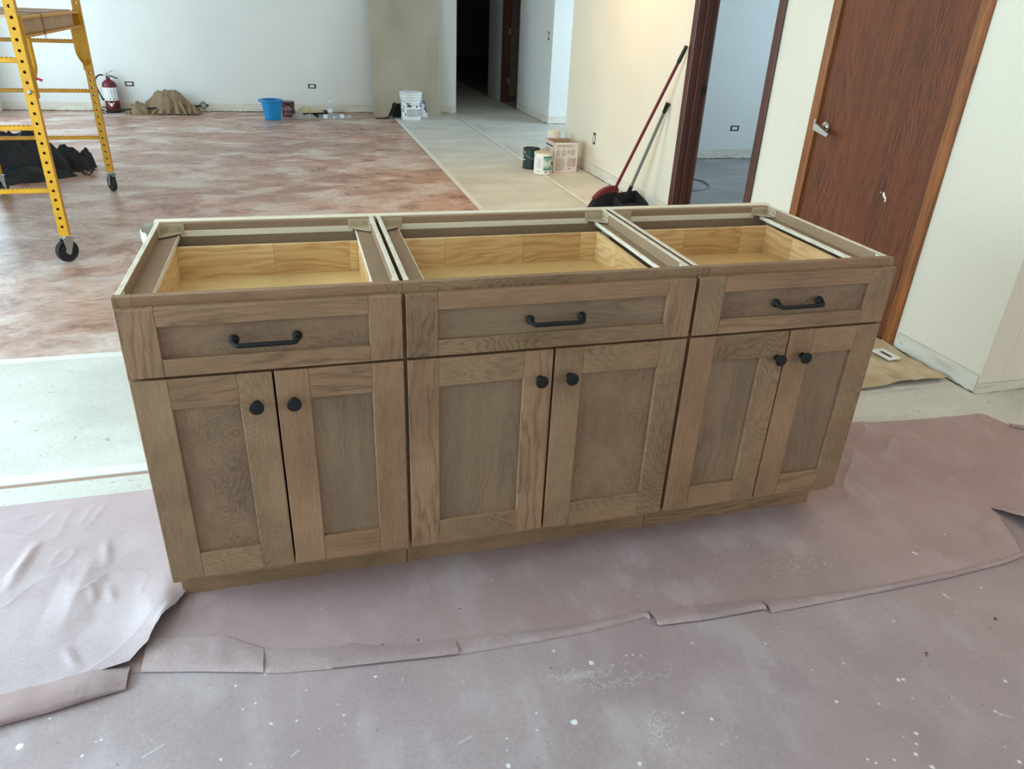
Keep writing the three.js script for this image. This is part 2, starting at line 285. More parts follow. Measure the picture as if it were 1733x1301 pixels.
// doors
function casing(g, x, z0, z1, head, w, mat, outward = -1) {       // two legs and a head, profile proud of the wall
  for (const [a, b] of [[z0 - w, z0], [z1, z1 + w]]) {
    mesh('casing', wbox(x - 0.016, 0, a, x, head + w, b, 'y', 0.005), mat, g);
  }
  mesh('casing', wbox(x - 0.016, head, z0, x, head + w, z1, 'z', 0.005), mat, g);
}
{
  const g = structG('door_1', 'closed red-brown oak veneer door with lever handle');
  const z0 = -2.085, z1 = -1.2;
  casing(g, RXW, z0, z1, 2.045, 0.066, oakTrimM);
  for (const [a, b] of [[-2.10, z0], [z1, -1.185]]) mesh('jamb', wbox(RXW, 0, a, RXW + RT, 2.045, b, 'y', 0.001), oakTrimM, g);
  mesh('jamb', wbox(RXW, 2.045, -2.10, RXW + RT, 2.06, -1.185, 'z', 0.001), oakTrimM, g);
  mesh('slab', uvm(cbox(RXW + 0.004, 0.012, z0 + 0.004, RXW + 0.044, 2.041, z1 - 0.004, 0.002), 'y', 0.3, 0.2), oakM, g);
  const hx = RXW - 0.004, hingeM = std({ color: 0x4e3f26, roughness: 0.45, metalness: 0.7 });
  for (const y of [0.33, 1.08, 1.82]) {
    const h = grp('hinge', g, [hx, y, z1]);
    mesh('knuckle', cyl(0.0095, 0.1, 12), hingeM, h);
    mesh('leaf', pbox(0.004, -0.05, -0.009, 0.0085, 0.05, 0.0, 0.0005), hingeM, h);
    mesh('pin', T(cyl(0.005, 0.008, 10), 0, 0.054, 0), steelM, h);
  }
  const lh = grp('lever_handle', g, [RXW + 0.004, 0.926, -2.015]);
  mesh('rose', RZ(lathe([[0, 0], [0.033, 0], [0.033, 0.006], [0.026, 0.012], [0.016, 0.02], [0.0, 0.02]], 28), Math.PI / 2), steelM, lh);
  mesh('spindle', rod([-0.015, 0, 0], [-0.055, 0, 0], 0.011), steelM, lh);
  { const s = new THREE.Shape(); s.moveTo(-0.022, -0.012); s.quadraticCurveTo(-0.026, 0.016, 0.0, 0.016); s.quadraticCurveTo(0.04, 0.012, 0.105, 0.008); s.quadraticCurveTo(0.112, 0, 0.105, -0.008); s.quadraticCurveTo(0.04, -0.014, 0.0, -0.017); s.quadraticCurveTo(-0.018, -0.018, -0.022, -0.012);
    const q = new THREE.ExtrudeGeometry(s, { depth: 0.012, bevelEnabled: true, bevelSize: 0.003, bevelThickness: 0.003, bevelSegments: 2, curveSegments: 8 });
    q.rotateY(-Math.PI / 2); q.rotateX(0.24); q.translate(-0.05, 0, 0); mesh('lever', q, steelM, lh); }
  mesh('latch_plate', pbox(RXW - 0.0165, 0.905, -2.098, RXW - 0.0155, 0.96, -2.085, 0.0003), steelM, g);
  const blob = (y, z, a, b) => { const s = lathe([[0, 0.0012], [0.6, 0.0011], [1, 0]], 14); s.scale(a, 1, b); s.rotateZ(Math.PI / 2); s.translate(RXW + 0.0041, y, z); return s; };
  const ps = mesh('paint_splatter', merged([blob(0.688, -1.47, 0.011, 0.006), blob(0.682, -1.463, 0.008, 0.007), blob(0.674, -1.455, 0.006, 0.010), blob(0.662, -1.449, 0.010, 0.005), blob(0.692, -1.49, 0.003, 0.003)]), whiteP, g);
  ps.userData.label = 'white paint drip on the door';
}
{
  const g = structG('door_2', 'dark brown casing of the open doorway');
  const z0 = -3.593, z1 = -2.645;
  casing(g, RXW, z0, z1, 2.045, 0.07, darkTrimM); casing(g, RXW + RT + 0.016, z0, z1, 2.045, 0.07, darkTrimM);
  for (const [a, b] of [[-3.61, z0], [z1, -2.63]]) mesh('jamb', wbox(RXW, 0, a, RXW + RT, 2.045, b, 'y', 0.001), darkTrimM, g);
  mesh('jamb', wbox(RXW, 2.045, -3.61, RXW + RT, 2.06, -2.63, 'z', 0.001), darkTrimM, g);
  mesh('door_stop', wbox(RXW + 0.045, 0, z0, RXW + 0.085, 2.045, z0 + 0.012, 'y', 0.002), darkTrimM, g);
  mesh('door_stop', wbox(RXW + 0.045, 0, z1 - 0.012, RXW + 0.085, 2.045, z1, 'y', 0.002), darkTrimM, g);
  mesh('strike_plate', pbox(RXW + 0.10, 0.925, z0 + 0.0002, RXW + 0.128, 0.985, z0 + 0.003, 0.0005), std({ color: 0x3a342c, roughness: 0.4, metalness: 0.8 }), g);
}
{
  const g = structG('door_3', 'brown casing of a doorway in the hall');
  casing(g, 4.035, -11.29, -10.42, 2.045, 0.06, darkTrimM);
  for (const [a, b] of [[-11.3, -11.285], [-10.425, -10.41]]) mesh('jamb', wbox(4.035, 0, a, 4.155, 2.045, b, 'y', 0.001), darkTrimM, g);
  mesh('hinge', pbox(4.12, 1.05, -11.285, 4.15, 1.14, -11.281, 0.0005), zincM, g); mesh('hinge', pbox(4.12, 0.3, -11.285, 4.15, 0.39, -11.281, 0.0005), zincM, g);
}

// open receptacles (cover plates off): dark box opening, device, screws
function receptacle(label, pos, turn, vertical) {
  const t = thing('wall_receptacle', label, 'outlet', pos, turn); const w = vertical ? 0.056 : 0.105, h = vertical ? 0.105 : 0.056;
  const I = grp('box', t);
  for (const [a, b, c, d] of [[-w / 2, -h / 2, -w / 2 + 0.009, h / 2], [w / 2 - 0.009, -h / 2, w / 2, h / 2], [-w / 2, -h / 2, w / 2, -h / 2 + 0.009], [-w / 2, h / 2 - 0.009, w / 2, h / 2]]) mesh('box_rim', pbox(a, b, 0, c, d, 0.004, 0.0005), darkBoxM, I);
  mesh('box_back', pbox(-w / 2, -h / 2, 0, w / 2, h / 2, 0.0015, 0.0003), darkBoxM, I);
  mesh('device', pbox(-w / 2 + (vertical ? 0.013 : 0.02), -h / 2 + (vertical ? 0.02 : 0.013), 0.0015, w / 2 - (vertical ? 0.013 : 0.02), h / 2 - (vertical ? 0.02 : 0.013), 0.0045, 0.001), whiteP, t);
  for (const s of [-1, 1]) mesh('screw', T(RX(cyl(0.003, 0.003, 8), Math.PI / 2), vertical ? 0 : s * (w / 2 - 0.013), vertical ? s * (h / 2 - 0.013) : 0, 0.005), zincM, t);
}
receptacle('uncovered wall outlet between the fire extinguisher and the beige heap', [-1.455, 0.34, -9.82], 0, false);
receptacle('uncovered wall outlet on the far wall above the water bottles', [0.882, 0.346, -9.82], 0, false);
receptacle('uncovered wall outlet on the cream wall beside the cardboard box', [RXW, 0.343, -5.347], -Math.PI / 2, true);
receptacle('uncovered wall outlet in the blue-lit room past the open doorway', [5.37, 0.333, -6.1], 0, false);
receptacle('uncovered light switch box on the hall wall', [4.035, 1.12, -8.93], -Math.PI / 2, true);

// ------------------------------------------------------------------ ceiling lamps (out of frame above)
function ceilingLamp(label, x, z, size, color, nits) {
  const t = thing('ceiling_lamp', label, 'lamp', [x, YC, z]);
  mesh('housing', pbox(-size / 2 - 0.03, -0.05, -size / 2 - 0.03, size / 2 + 0.03, 0, size / 2 + 0.03, 0.004), whiteP, t);
  mesh('diffuser', pbox(-size / 2, -0.06, -size / 2, size / 2, -0.05, size / 2, 0.003), std({ color: 0xffffff, emissive: color, emissiveIntensity: 1.5 }), t);
  const l = new THREE.RectAreaLight(color, nits, size, size); l.position.set(0, -0.065, 0); l.rotation.x = -Math.PI / 2; t.add(l);
}
ceilingLamp('warm square ceiling lamp over the broom and paint cans', 2.45, -4.5, 0.5, WARM, 34);
ceilingLamp('warm square ceiling lamp past the closed door', 3.3, -0.2, 0.5, WARM, 7);
ceilingLamp('added unseen soft white fill lamp over the foreground', 1.0, 2.2, 0.6, SOFT, 2.0);  // added fill light, no lamp known here

// ------------------------------------------------------------------ floor coverings
const boardTex = (sd) => dataTex(1024, 1024, (u, v) => {
  const t = fbm(u * 5, v * 5, 5, 5, 5, sd), f = vn(u * 260, v * 260, 260, 260, sd + 4), s = fbm(u * 3, v * 9, 3, 9, 4, sd + 6), sp = vn(u * 130, v * 130, 130, 130, sd + 9), sp2 = fbm(u * 20, v * 20, 20, 20, 3, sd + 12);
  const k = (t - 0.5) * 26 + (f - 0.5) * 12 + (s - 0.5) * 22; let c = [203 + k, 200 + k, 190 + k];
  if (sp > 0.93 && sp2 > 0.5) c = mix3(c, [120, 108, 96], 0.5);
  if (sp2 > 0.68) c = mix3(c, [220, 217, 208], clamp((sp2 - 0.68) * 4) * 0.6);
  return c;
}, 1.6, 1.6);
const boardM = std({ map: boardTex(401), roughness: 0.5 }), tapeM = std({ map: dataTex(256, 256, (u, v) => { const k = (fbm(u * 6, v * 6, 6, 6, 4, 421) - 0.5) * 24; return [222 + k, 220 + k, 212 + k]; }, 0.4, 0.4), roughness: 0.4 });
const flat = (x0, z0, x1, z1, y0, y1) => uvm(cbox(x0, y0, z0, x1, y1, z1, 0.0004), 'z', rnd(), rnd());
const brd = (label, ...a) => single('floor_board_sheet', flat(...a), boardM, label, 'floor protector');
brd('pale floor protection board running down the hall beside the red floor', 1.955, -17.9, 2.90, -1.735, 0.0, 0.003);
brd('pale floor protection board along the cream wall under the broom', 2.885, -17.9, 3.375, -1.735, 0.003, 0.0055);
brd('pale floor protection board past the carton, along the hall wall', 3.372, -17.9, 4.03, -8.74, 0.0, 0.0028);
brd('pale floor protection board laid crosswise in the side passage', 3.372, -8.74, 6.9, -6.22, 0.0, 0.0028);
brd('pale floor protection board lying crosswise behind the cabinets', -2.98, -1.735, 2.1, -0.725, 0.0, 0.003);
brd('pale floor protection board by the wall corner before the closed door', 2.1, -1.735, 3.375, -0.706, 0.0, 0.003);
brd('narrow pale floor protection strip between board and pink paper', -2.98, -0.707, 6.9, 0.02, 0.0, 0.002);
single('floor_strip', flat(-2.98, -0.73, 2.1, -0.70, 0.0, 0.0012), std({ color: 0xa08472, roughness: 0.8 }), 'thin brown gap line between the two pale boards', 'floor strip');
const tp = (label, ...a) => single('tape_strip', flat(...a), tapeM, label, 'tape');
tp('pale tape along the edge of the red floor and the hall board', 1.945, -9.8, 1.995, -1.74, 0.003, 0.0038);
tp('pale tape on the seam between the two hall boards', 2.87, -9.8, 2.91, -1.74, 0.0055, 0.0062);
tp('pale tape along the far edge of the crosswise board', -2.98, -1.745, 1.94, -1.70, 0.003, 0.0038);
tp('pale tape along the near edge of the crosswise board', -2.98, -0.775, 3.37, -0.73, 0.003, 0.0038);

// pink rosin paper
const SPOTS = [[1.102, 0.335, 3.2], [1.18, 0.393, 5.5], [1.082, 0.544, 7.2], [1.184, 0.675, 4.1], [0.908, 0.612, 4.7], [1.393, 0.611, 3.7], [1.336, 0.58, 2.9], [1.459, 0.394, 2.5], [1.803, 0.543, 2.4], [1.904, 0.619, 4.7], [1.917, 0.621, 3.9], [1.834, 0.757, 4.4], [1.814, 0.78, 2.9], [1.794, 0.801, 4.2], [1.806, 0.836, 4.9], [2.383, 0.398, 2.8], [2.253, 0.399, 3.6], [2.254, 0.409, 2.7], [2.067, 0.752, 3], [2.071, 0.762, 2.3], [2.008, 0.873, 4.2], [1.679, 0.786, 2.8], [1.691, 0.798, 2.8], [1.736, 0.801, 2.8], [1.898, 0.674, 2.3], [1.806, 0.668, 2.3], [2.035, 0.45, 2.6], [1.645, 0.439, 2.5], [1.71, 0.638, 3.8], [1.005, 0.5, 2.2], [0.922, 0.548, 2.1], [0.993, 0.543, 2.1], [2.291, 0.23, 3.9], [2.295, 0.238, 3.9], [2.461, 0.178, 3], [1.906, 0.203, 1.9], [1.996, 0.207, 1.9], [1.811, 0.079, 2], [2.166, 0.686, 4], [1.712, 0.542, 1.6], [1.275, 0.391, 2.4], [1.292, 0.393, 2.4], [1.31, 0.401, 1.6], [2.234, 0.464, 1.8], [0.423, 0.387, 3.2], [0.477, 0.392, 2.1], [0.58, 0.403, 2.2], [0.361, 0.333, 1.6], [0.388, 0.323, 2.2], [0.66, 0.311, 3.4], [0.569, 0.37, 1.6], [0.5, 0.312, 1.7], [0.525, 0.425, 1.6], [0.579, 0.428, 1.1], [0.612, 0.435, 1.1], [0.916, 0.575, 1.6], [0.722, 0.336, 1.7], [0.323, 0.455, 1.5], [0.408, 0.243, 2.3], [0.546, 0.058, 1.3], [-0.088, 0.321, 7.1], [0.043, 0.375, 2.8], [0.073, 0.343, 2.2], [0.064, 0.347, 1.4], [-0.045, 0.26, 2.2], [0.342, 0.263, 2.4], [0.322, 0.451, 2.1], [0.383, 0.478, 2.1]];
const DARKS = [[2.321, 0.509, 5.2], [2.038, 0.565, 3.3], [2.032, 0.572, 2.5], [2.28, 0.532, 1.7], [1.079, 0.386, 1.6], [0.902, 0.141, 1.9], [0.777, 0.224, 2.4], [0.687, 0.219, 2.4]];
const STREAKS = [[0.164, 0.409, 0.203, 0.386], [0.465, 0.48, 0.48, 0.469], [0.817, 0.534, 0.847, 0.524], [2.06, 0.75, 2.09, 0.775], [2.25, 0.395, 2.262, 0.42]];
const DUST = [[1.25, 0.463, 0.11, 0.02], [1.265, 0.61, 0.03, 0.05], [1.135, 0.424, 0.06, 0.012], [1.9, 0.19, 0.12, 0.05], [1.15, 0.42, 0.1, 0.02]];
function paperTex(W, H, x0, z0, wx, wz, sd, base, tiny) {
  const px = new Float32Array(W * H);             // white coverage, negative: dark
  const put = (x, z, r, v, seed2) => { const ci = (x - x0) / wx * W, cj = (z - z0) / wz * H, ri = r / wx * W, k = Math.ceil(ri * 1.6) + 1; for (let j = Math.floor(cj - k); j <= cj + k; j++) for (let i = Math.floor(ci - k); i <= ci + k; i++) { if (i < 0 || j < 0 || i >= W || j >= H) continue; const dx = i - ci, dy = (j - cj) * (wz / H) / (wx / W); const a = Math.atan2(dy, dx), R = ri * (0.75 + 0.5 * vn(a * 1.1 + 9, seed2, 0, 0, 431)); const d = Math.hypot(dx, dy); const q = clamp(R - d + 0.6); if (q > 0) px[j * W + i] = v > 0 ? Math.max(px[j * W + i], q * v) : Math.min(px[j * W + i], q * v); } };
  SPOTS.forEach(([x, z, r], i) => put(x, z, r / 1000, 0.95, i)); DARKS.forEach(([x, z, r], i) => put(x, z, r / 1000, -0.9, i + 200));
  for (const [a, b, c, d] of STREAKS) for (let k = 0; k <= 40; k++) put(mix(a, c, k / 40), mix(b, d, k / 40), 0.0011, 0.55, k);
  for (let k = 0; k < tiny; k++) { const s = rnd(); put(x0 + rnd() * wx, z0 + rnd() * wz, 0.0006 + 0.0012 * s * s, rnd() < 0.85 ? 0.4 + 0.5 * rnd() : -0.5, k); }
  for (const [cx, cz, sx, sz] of DUST) for (let k = 0; k < 160; k++) { const a = rnd() + rnd() + rnd() - 1.5, b = rnd() + rnd() + rnd() - 1.5; put(cx + a * sx, cz + b * sz, 0.0007 + 0.001 * rnd(), 0.25 + 0.3 * rnd(), k); }
  return dataTex(W, H, (u, v, i, j) => {
    const x = u * wx, z = v * wz; const m = fbm(x * 3.1, z * 3.1, 0, 0, 5, sd), m2 = fbm(x * 9, z * 9, 0, 0, 4, sd + 5), f = vn(x * 420, z * 140, 0, 0, sd + 9) + vn(x * 140, z * 420, 0, 0, sd + 12), sc = fbm(x * 22, z * 7, 0, 0, 3, sd + 17), p2 = fbm(x * 1.3 + 7, z * 1.3, 0, 0, 4, sd + 21);
    const k = (m - 0.5) * 26 + (m2 - 0.5) * 16 + (f - 1) * 9; let c = [base[0] + k, base[1] + k, base[2] + k];
    c = mix3(c, [196, 190, 190], clamp((m2 * 0.5 + sc * 0.6 - 0.6) * 3.2) * 0.5);          // dusty scuffs
    c = mix3(c, [base[0] - 2, base[1] - 10, base[2] - 11], clamp((p2 - 0.5) * 4) * 0.5);
    const s = px[j * W + i]; if (s > 0) c = mix3(c, [236, 238, 236], s); else if (s < 0) c = mix3(c, [62, 36, 34], -s);
    return c;
  }, wx, wz);
}
const PINK = [170, 153, 154];
const pinkFrontM = std({ map: paperTex(2048, 512, -0.6, 0, 4.0, 1.0, 501, PINK, 380), roughness: 0.62 });
const pinkMidM = std({ map: paperTex(2048, 512, -0.4, -0.65, 4.0, 1.0, 541, [172, 149, 148], 110), roughness: 0.6 });
const pinkBack = std({ map: paperTex(512, 256, 10, 10, 1.0, 0.5, 571, [171, 149, 148], 10), roughness: 0.6 });
// grid sheet between curves: back(t), front(t) give [x, z]; h(x, z, s, t) height
function sheet(nu, nv, back, front, h, x0, z0, xr) {
  const P = [], U = [], I = [];
  for (let j = 0; j <= nv; j++) for (let i = 0; i <= nu; i++) {
    const t = i / nu, s = j / nv, a = back(t), b = front(t); let x = mix(a[0], b[0], s); const z = mix(a[1], b[1], s); if (xr) x = xr(t, z);
    P.push(x, h(x, z, s, t), z); U.push(x - x0, z - z0);
  }
  for (let j = 0; j < nv; j++) for (let i = 0; i < nu; i++) { const a = j * (nu + 1) + i, b = a + 1, c = a + nu + 1, d = c + 1; I.push(a, c, b, b, c, d); }
  const g = new THREE.BufferGeometry(); g.setAttribute('position', new THREE.Float32BufferAttribute(P, 3)); g.setAttribute('uv', new THREE.Float32BufferAttribute(U, 2)); g.setIndex(I); g.computeVertexNormals(); return g;
}
const poly = (pts) => (t) => { // piecewise linear by x-parameter
  const x = mix(pts[0][0], pts[pts.length - 1][0], t); let k = 0; while (k < pts.length - 2 && x > pts[k + 1][0]) k++;
  const q = clamp((x - pts[k][0]) / (pts[k + 1][0] - pts[k][0])); return [x, mix(pts[k][1], pts[k + 1][1], q)];
};
const ridge = (x, z, s) => { const n = fbm(x, z, 0, 0, 3, s); return 1 - Math.abs(2 * n - 1) ** 0.6; };
// front sheet
single('rosin_paper', sheet(200, 80, (t) => [mix(-2.9, 6.8, t), -0.0], (t) => [mix(-2.9, 6.8, t), 3.9], (x, z) => 0.0028 + 0.0016 * fbm(x * 2, z * 2, 0, 0, 3, 601) , -0.6, 0), pinkFrontM, 'pink rosin paper covering the foreground floor, flecked with white paint', 'floor paper');
// sheet under the cabinets
const FRONT = [[0.06, 0.175], [0.127, 0.172], [0.248, 0.199], [0.444, 0.249], [0.56, 0.264], [0.729, 0.28], [0.859, 0.292], [1.026, 0.296], [1.218, 0.297], [1.385, 0.281], [1.397, 0.32], [1.544, 0.331], [1.712, 0.331], [1.72, 0.347], [1.904, 0.347], [2.103, 0.346], [2.313, 0.343], [2.545, 0.33], [2.632, 0.315]];
const BACKE = [[-0.45, -0.60], [0.2, -0.585], [2.0, -0.53], [2.634, -0.489], [3.264, -0.454]];
const underCab = (x, z) => sst(-0.02, -0.11, z) * sst(0.12, 0.22, x) * sst(2.2, 2.1, x);
const wr = (x, z) => 0.011 * Math.pow(ridge(x * 2.3 + 3, z * 3.2 + x * 1.2, 611), 5) + 0.008 * fbm(x * 3, z * 3, 0, 0, 3, 617);
{
  const t0 = thing('rosin_paper', 'pink rosin paper sheet under the cabinets with a creased folded front edge', 'floor paper');
  const hA = (x, z, s, t) => 0.0048 + (wr(x, z) * (0.3 + 1.3 * sst(2.1, 2.5, x))) * (1 - underCab(x, z)) * sst(0, 0.12, 1 - s + 0.03) * 0.8;
  mesh('sheet', sheet(260, 90, (t) => { const x = mix(0.05, 2.735, t); return [x, poly(BACKE)((x + 0.45) / 3.714)[1]]; }, (t) => poly(FRONT)(t), hA, -0.4, -0.65, (t, z) => mix(0.05, 2.735 - 0.104 * clamp((z - 0.09) / 0.225), t)), pinkMidM, t0);
  // part past the tear: its torn side curls up
  const BR = [[2.735, -0.4835], [3.264, -0.454], [3.285, -0.37], [3.30, -0.287], [3.95, 0.02]];
  const tearX = (z) => 2.735 + 0.07 * clamp((z - 0.085) / 0.28);
  mesh('torn_flap', sheet(80, 70, (t) => poly(BR)(t), (t) => [mix(2.735, 3.95, t), 0.37], (x, z, s, t) => { const d = x - tearX(z), k = sst(0.08, 0.22, z); return 0.0048 + wr(x, z) * 1.0 * (1 - s * 0.6) + k * 0.055 * sst(0.13, 0.0, d) - k * 0.02 * sst(0.02, 0, d); }, -0.4, -0.65, (t, z) => mix(tearX(z), 3.95, t)), pinkMidM, t0);
  // folded-over front edge: cross section from the fold (front) back to the raw edge
  const RAW = [[0.127, 0.07], [0.308, 0.103], [0.408, 0.172], [0.563, 0.202], [0.607, 0.197], [0.691, 0.233], [0.859, 0.246], [1.0, 0.262], [1.2, 0.272], [1.385, 0.264], [1.397, 0.272], [1.588, 0.285], [1.712, 0.300], [1.72, 0.306], [2.01, 0.33], [2.3, 0.327], [2.545, 0.318], [2.632, 0.305]];
  const segs = [[0.129, 0.405], [0.405, 0.565], [0.565, 0.868], [0.868, 1.388], [1.396, 1.714], [1.72, 2.63]];
  segs.forEach(([a, b], k) => {
    const f = poly(FRONT), w = poly(RAW), fx = (x) => f((x - 0.06) / 2.572)[1], rx = (x) => w((x - 0.127) / 2.505)[1], tilt = [0.008, 0.004, 0.010, 0.003, 0.010, 0.006][k];
    const g = sheet(Math.max(8, Math.round((b - a) * 90)), 10, (t) => { const x = mix(a, b, t); return [x, rx(x)]; }, (t) => { const x = mix(a, b, t); return [x, fx(x) + 0.003]; },
      (x, z, s, t) => 0.0085 + tilt * 0.6 * (0.2 + 0.8 * sst(0, 0.9, s)) + 0.0045 * ridge(x * 9, z * 14 + k, 631) * s * (1 - s) * 3 - 0.0055 * sst(0.93, 1, s) + 0.004 * s * (1 - s) * vn(x * 30, z * 10, 0, 0, 641), 2 + k * 0.13, 1 + k * 0.1);
    mesh('folded_edge', g, pinkBack, t0);
  });
}
{ // sheet at the left with rolled, torn edge
  const t0 = thing('rosin_paper', 'wrinkled pink rosin paper beside the cabinets with a rolled torn edge', 'floor paper');
  const edge = [[-0.64, 0.176], [-0.57, 0.19], [-0.53, 0.20], [-0.47, 0.145], [-0.33, 0.09], [-0.1, 0.05], [0.02, 0.02], [0.19, -0.045]];
  const RB = [[-0.60, 0.19], [-0.09, 0.196], [-0.06, 0.205], [-0.029, 0.20], [0.02, 0.185], [0.069, 0.160], [0.101, 0.146], [0.145, 0.134], [0.185, 0.102]];   // z, x of the torn side
  const side = (z) => { let k = 0; while (k < RB.length - 2 && z > RB[k + 1][0]) k++; return mix(RB[k][1], RB[k + 1][1], clamp((z - RB[k][0]) / (RB[k + 1][0] - RB[k][0]))); };
  const CREASES = [[-0.23, -0.374, -0.25, -0.195, 0.022, 0.009], [-0.06, -0.25, -0.08, 0.0, 0.06, 0.010], [-0.039, -0.34, -0.018, -0.24, 0.018, 0.005], [-0.04, -0.145, -0.022, -0.095, 0.012, 0.004], [0.002, -0.14, 0.025, -0.08, 0.014, 0.004], [-0.055, 0.065, -0.012, 0.142, 0.012, 0.006], [0.15, 0.05, 0.178, -0.03, 0.014, 0.006], [-0.36, -0.50, -0.2, -0.55, 0.016, 0.004], [-0.42, -0.3, -0.36, -0.02, 0.04, 0.008]];   // ridges where the paper is buckled
  const P = [], U = [], I = [], nu = 220, nv = 160, W = 0.0075;
  const frontZ = (x) => x < -0.05 ? 0.225 - (x + 0.05) * 0.14 : 0.225 - (x + 0.05) * 0.2;
  for (let j = 0; j <= nv; j++) for (let i = 0; i <= nu; i++) {
    const s = j / nv, t = i / nu; const zz = mix(-0.60, 0.19, s); const xr = side(zz) + 0.003 * vn(zz * 120, 0, 0, 0, 661); const x = mix(-1.9, xr, Math.pow(t, 0.7)); const fz = frontZ(x) - 0.045; const z = mix(-0.60, fz, s);
    let crease = 0.0025 * Math.pow(ridge(x * 5 + z, z * 3.4 + 2, 659), 6) + 0.013 * fbm(x * 2.2, z * 2.0, 0, 0, 2, 657);
    for (const [ax, az, bx, bz, cw, ch] of CREASES) { const dx = bx - ax, dz = bz - az, q = clamp(((x - ax) * dx + (z - az) * dz) / (dx * dx + dz * dz)); const d = Math.hypot(x - ax - q * dx, z - az - q * dz) + 0.004 * (vn(x * 40, z * 40, 0, 0, 663) - 0.5); crease += ch * Math.max(0, 1 - Math.abs(d) / cw) * Math.sin(Math.PI * (0.12 + 0.76 * q)); }
    const bulge = 0.02 * Math.exp(-((x - 0.16) ** 2) / 0.004 - ((z + 0.0) ** 2) / 0.02);
    const roof = sst(0.22, 0.15, x) ;
    P.push(x, W + (crease + bulge) * (0.25 + 0.75 * roof) * sst(-0.6, -0.5, z) + 0.006 * sst(0.85, 1, t), z); U.push(x + 2.4, z + 0.65);
  }
  for (let j = 0; j < nv; j++) for (let i = 0; i < nu; i++) { const a = j * (nu + 1) + i, b = a + 1, c = a + nu + 1, d = c + 1; I.push(a, c, b, b, c, d); }
  const g = new THREE.BufferGeometry(); g.setAttribute('position', new THREE.Float32BufferAttribute(P, 3)); g.setAttribute('uv', new THREE.Float32BufferAttribute(U, 2)); g.setIndex(I); g.computeVertexNormals();
  mesh('sheet', g, std({ map: paperTex(2048, 512, -2.4, -0.65, 2.8, 0.9, 671, [186, 168, 170], 60), roughness: 0.6 }), t0);
  // rolled front edge
  const prof = [[0.0, 0.006], [0.006, 0.016], [-0.002, 0.026], [-0.018, 0.032], [-0.036, 0.034], [-0.055, 0.030], [-0.07, 0.022], [-0.08, 0.015]];
  const PP = [], UU = [], II = [], n = 120;
  for (let i = 0; i <= n; i++) { const x = mix(-1.9, 0.103, i / n); const wob = fbm(x * 7, 0, 0, 0, 3, 681), taper = sst(0.115, 0.02, x) * 0.65 + 0.35;
    prof.forEach(([dz, y], k) => { const kk = ridge(x * 8 + k * 0.35, k * 0.9, 687); PP.push(x, 0.005 + (y - 0.005) * (0.75 + 0.5 * wob) * taper + 0.006 * (kk - 0.5) * (k > 0 && k < 7 ? 1 : 0), frontZ(x) + 0.022 + dz * (0.6 + 0.4 * taper) - (k > 5 ? 0.01 * wob : 0)); UU.push(x + 3, k * 0.012); }); }
  const m = prof.length; for (let i = 0; i < n; i++) for (let k = 0; k < m - 1; k++) { const a = i * m + k, b = a + 1, c = a + m, d = c + 1; II.push(a, c, b, b, c, d); }
  const q = new THREE.BufferGeometry(); q.setAttribute('position', new THREE.Float32BufferAttribute(PP, 3)); q.setAttribute('uv', new THREE.Float32BufferAttribute(UU, 2)); q.setIndex(II); q.computeVertexNormals();
  mesh('rolled_edge', q, pinkBack, t0);
}
// small curl of paper at the right border
single('paper_curl', (() => { const g = tube([[3.285, 0.012, -0.345], [3.36, 0.016, -0.29], [3.5, 0.018, -0.21], [3.7, 0.016, -0.12]], 0.009, 24, 8); g.scale(1, 1, 1); return g; })(), pinkBack, 'rolled curl of pink paper near the wall corner', 'paper curl');
// tan paper patch by the closed door
single('kraft_paper', sheet(90, 60, (t) => [mix(2.15, 3.37, t), -1.70], (t) => [mix(2.15, 3.355, t), -0.752 + 0.012 * vn(t * 9, 1, 0, 0, 701)], (x, z, s, t) => 0.012 + 0.012 * Math.pow(ridge(x * 4, z * 4, 703), 4) + 0.008 * fbm(x * 5, z * 5, 0, 0, 3, 707) + 0.010 * sst(0.8, 1, s) * vn(x * 6, 0, 0, 0, 709), 0, 0),
  std({ map: dataTex(512, 512, (u, v) => { const t = fbm(u * 5, v * 5, 5, 5, 5, 711), s = fbm(u * 14, v * 5, 14, 5, 4, 713); let c = mix3([176, 154, 122], [206, 190, 160], clamp((t - 0.3) * 2)); c = mix3(c, [130, 106, 76], clamp((s - 0.6) * 4) * 0.5); return c; }, 1, 1), roughness: 0.7 }), 'crumpled tan kraft paper patch on the floor before the closed door', 'floor paper');
{ // white wall plate lying on it
  const t = thing('wall_plate', 'white wall plate with slot lying on the tan paper', 'wall plate', [3.226, 0.032, -1.004], 0.06);
  for (const b of [[-0.036, 0, -0.06, -0.013, 0.006, 0.06], [0.013, 0, -0.06, 0.036, 0.006, 0.06], [-0.013, 0, -0.06, 0.013, 0.006, -0.035], [-0.013, 0, 0.035, 0.013, 0.006, 0.06]]) mesh('plate_side', pbox(...b, 0.0015), whiteP, t);
  mesh('slot_insert', pbox(-0.012, 0.0, -0.034, 0.012, 0.003, 0.034, 0.0005), std({ color: 0x4a443a, roughness: 0.7 }), t);
}

